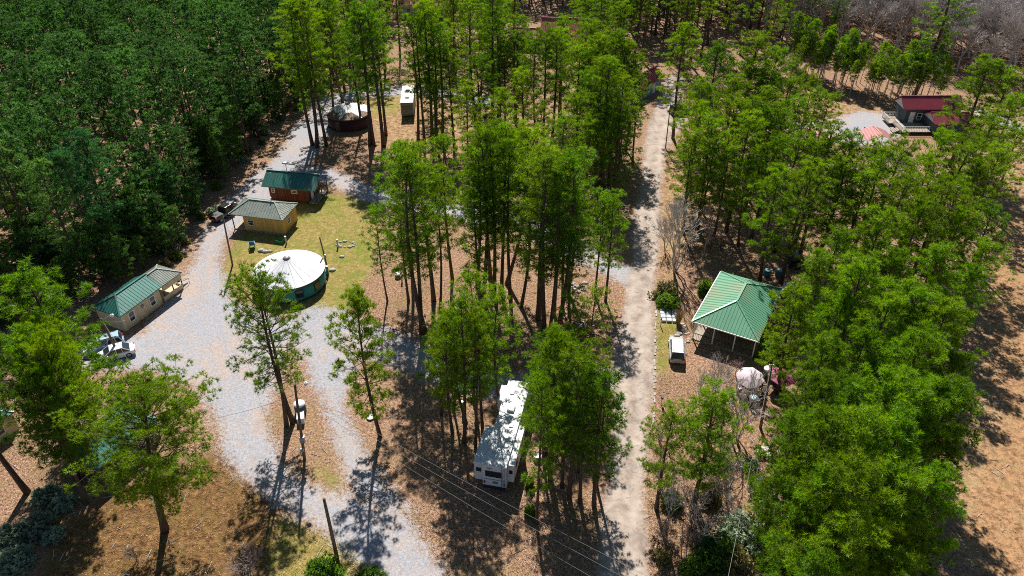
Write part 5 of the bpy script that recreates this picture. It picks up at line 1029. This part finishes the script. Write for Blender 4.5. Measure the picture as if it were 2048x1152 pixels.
# patio umbrellas with tables
M_umA = plain('pink_white_canvas', (.55, .46, .5), .7, var=.08); M_umB = plain('plum_red_canvas', (.3, .06, .14), .7, var=.35, scale=2.5, stain=(.55, .2, .28)); M_mauve = plain('mauve_cloth', (.2, .12, .24), .7)
def umbrella(px, py, rad, label, m, tilt, tz):
    c = put('patio_umbrella', label, 'umbrella', px, py, 20); c.rotation_euler[0] = R(tilt[0]); c.rotation_euler[1] = R(tilt[1]); n = 8; q = MB(); ring = lambda r, z: [(r * math.cos(6.2832 * k / n), r * math.sin(6.2832 * k / n), z) for k in range(n)]
    top, mid_, rim, val = ring(.04, tz), ring(rad * .55, tz - .2), ring(rad, tz - .5), ring(rad * 1.0, tz - .62); vs = top + mid_ + rim + val
    q.add(vs, [(i * n + j, i * n + (j + 1) % n, (i + 1) * n + (j + 1) % n, (i + 1) * n + j) for i in range(3) for j in range(n)]); q.build('canopy', m, c); q = MB()
    for k in range(n): q.tube([(0, 0, tz - .05), (rad * .97 * math.cos(6.2832 * k / n), rad * .97 * math.sin(6.2832 * k / n), tz - .54)], .014, 4)
    q.build('rib', M_steel, c); q = MB(); q.tube([(0, 0, .0), (0, 0, tz + .12)], .03, 8); q.build('pole', M_steel, c); q = MB(); q.cyl(0, 0, 0, .1, .3, .26, 16); q.build('base', M_black, c)
def patio_table(px, py, label, m):
    c = put('patio_table', label, 'table', px, py, 15); q = MB(); q.cyl(0, 0, .7, .74, .62, .62, 24); q.build('tabletop', m, c)
    for k in range(4): a = k * 1.571 + .7; q = MB(); q.tube([(.2 * math.cos(a), .2 * math.sin(a), .7), (.48 * math.cos(a), .48 * math.sin(a), 0)], .025, 6); q.build('leg', M_black, c)
umbrella(1494, 776, 1.6, 'pale pink and white patio umbrella, left of two in the yard', M_umA, (8, -6), 2.5); umbrella(1549, 776, 1.6, 'plum red flowered patio umbrella, right of two in the yard', M_umB, (4, 8), 2.4)
patio_table(1498, 784, 'round mauve table under the pale patio umbrella', M_mauve); patio_table(1553, 780, 'round dark table under the plum red patio umbrella', M_darkwood)
for px, py, rz, lab, m in ((1478, 780, 90, 'white patio chair left of the mauve table', M_white), (1486, 797, 150, 'white patio chair nearest the lens at the mauve table', M_white), (1512, 790, 250, 'pale patio chair right of the mauve table', M_offwhite), (1516, 768, 300, 'rust brown patio chair behind the mauve table', M_brownwood), (1529, 779, 70, 'black patio chair, uppermost in the row of three left of the plum umbrella', M_black), (1527, 790, 75, 'black patio chair, middle of the row of three left of the plum umbrella', M_black), (1524, 801, 80, 'black patio chair with pale cushion, lowest of the row of three', M_black), (1481, 768, 40, 'dark patio chair behind the pale umbrella', M_mauve)):
    chair(px, py, rz, lab, m, 1.05, 'patio_chair')
c = put('mailbox', 'black mailbox on a white post at the kerb end below the parked car', 'mailbox', 1322, 808); q = MB(); q.box(0, 0, .5, .1, .1, 1.0); q.build('post', M_white, c); q = MB(); q.loft([[(-.15, -.32, 1.0), (-.15, .32, 1.0), (-.1, .32, 1.26), (-.1, -.32, 1.26)], [(.15, -.32, 1.0), (.15, .32, 1.0), (.1, .32, 1.26), (.1, -.32, 1.26)]]); q.build('box', M_black, c, False, .03)
c = put('signpost', 'thin white marker post on the grass verge left of the pavers', 'post', 1321, 652); q = MB(); q.cyl(0, 0, 0, 1.5, .06, .06, 8); q.build('post', M_white, c); q = MB(); q.box(0, -.08, 1.2, .14, .04, .3); q.build('plate', M_black, c)
c = put('storage_box', 'white box lying in the yard right of the pavilion bushes', 'box', 1593, 648, 20); q = MB(); q.box(0, 0, .35, 1.2, .8, .7); q.build('body', M_white, c, False, .04); q = MB(); q.box(0, 0, .74, 1.26, .86, .08); q.build('lid', M_white, c, False, .03)
c = put('ladder', 'pinkish wooden ladder leaning in brush at the bottom right of the paved road', 'ladder', 1368, 1115, 10); q = MB()
for sx in (-.25, .25): q.tube([(sx, 0, 0), (sx, 1.0, 3.6)], .04, 6)
q.build('rails', plain('pinkish_wood', (.4, .2, .2), .7), c); q = MB()
for k in range(10): q.tube([(-.25, .1 * k + .05, .34 * k + .2), (.25, .1 * k + .05, .34 * k + .2)], .025, 5)
q.build('rungs', plain('pinkish_wood_rung', (.4, .2, .2), .7), c)
# fallen leaves and grass tufts, too many to count
def flecks(name, polys, n, size, m, lift, excl=None):
    pts = []
    for poly, k in polys:
        x0, x1 = min(p[0] for p in poly), max(p[0] for p in poly); y0, y1 = min(p[1] for p in poly), max(p[1] for p in poly); P_ = np.column_stack([rs.uniform(x0, x1, k), rs.uniform(y0, y1, k)]); pts.append(P_[poly_sd(P_, poly) > 0])
    P_ = np.concatenate(pts)
    for e in (excl or []): P_ = P_[poly_sd(P_, e) < -.2]
    k = len(P_); c = np.column_stack([P_, np.full(k, lift)]); a = unit(rs.normal(size=(k, 3)) * (1, 1, .35)); b = unit(np.cross(a, rs.normal(size=(k, 3)) * .3 + (0, 0, 1))); s = size * rs.uniform(.5, 1.4, (k, 1))
    T = np.stack([c - a * s, c + b * s * .6, c + a * s], 1); T[:, :, 2] = np.maximum(T[:, :, 2], .012); tag(new_obj(name, tri_mesh(name, T, rs.uniform(0, 1, k), m)), kind='stuff')
M_litter = foliage('dry_leaves', (.06, .03, .016), (.36, .22, .135), (.26, .15, .08), .1)
flecks('leaf_litter', [(GP((700, 1000), (1215, 1000), (1215, 1180), (700, 1180)), 12000), (GP((700, 560), (1240, 560), (1215, 1000), (820, 1000)), 26000), (GP((1300, 750), (1640, 750), (1640, 1180), (1290, 1180)), 30000), (GP((1400, 380), (1640, 380), (1640, 640), (1320, 560)), 14000), (GP((-40, 850), (560, 850), (600, 1180), (-40, 1180)), 22000), (GP((1900, 400), (2080, 300), (2080, 1180), (1900, 1180)), 16000)], 0, .085, M_litter, .04, GRAVEL + [PAVED])
M_blade = foliage('lawn_blades', (.10, .105, .015), (.30, .25, .07), (.34, .25, .1), .25)
flecks('grass', [(q, n) for q, n in zip(GRASS[:3], (16000, 3000, 6000))], 0, .07, M_blade, .06)
q = MB()
for k in range(520):
    px, py = rs.uniform(-20, 2060), rs.uniform(330, 1150); x, y = G(px, py)
    P_ = np.array([[x, y]])
    if max(poly_sd(P_, e)[0] for e in GRAVEL + [PAVED, GRASS[0]]) > -.5: continue
    a = rs.uniform(0, 6.28); L_ = rs.uniform(.4, 1.7); c_, s_ = math.cos(a) * L_, math.sin(a) * L_; q.tube([(x, y, .04), (x + c_ * .5 + rs.normal(0, .08), y + s_ * .5, .09), (x + c_, y + s_, .05)], [.035, .028, .01], 4); q.tube([(x + c_ * .5, y + s_ * .5, .08), (x + c_ * .7 - s_ * .25, y + s_ * .7 + c_ * .25, .06)], [.018, .008], 3)
tag(q.build('fallen_branches', M_grey), kind='stuff')
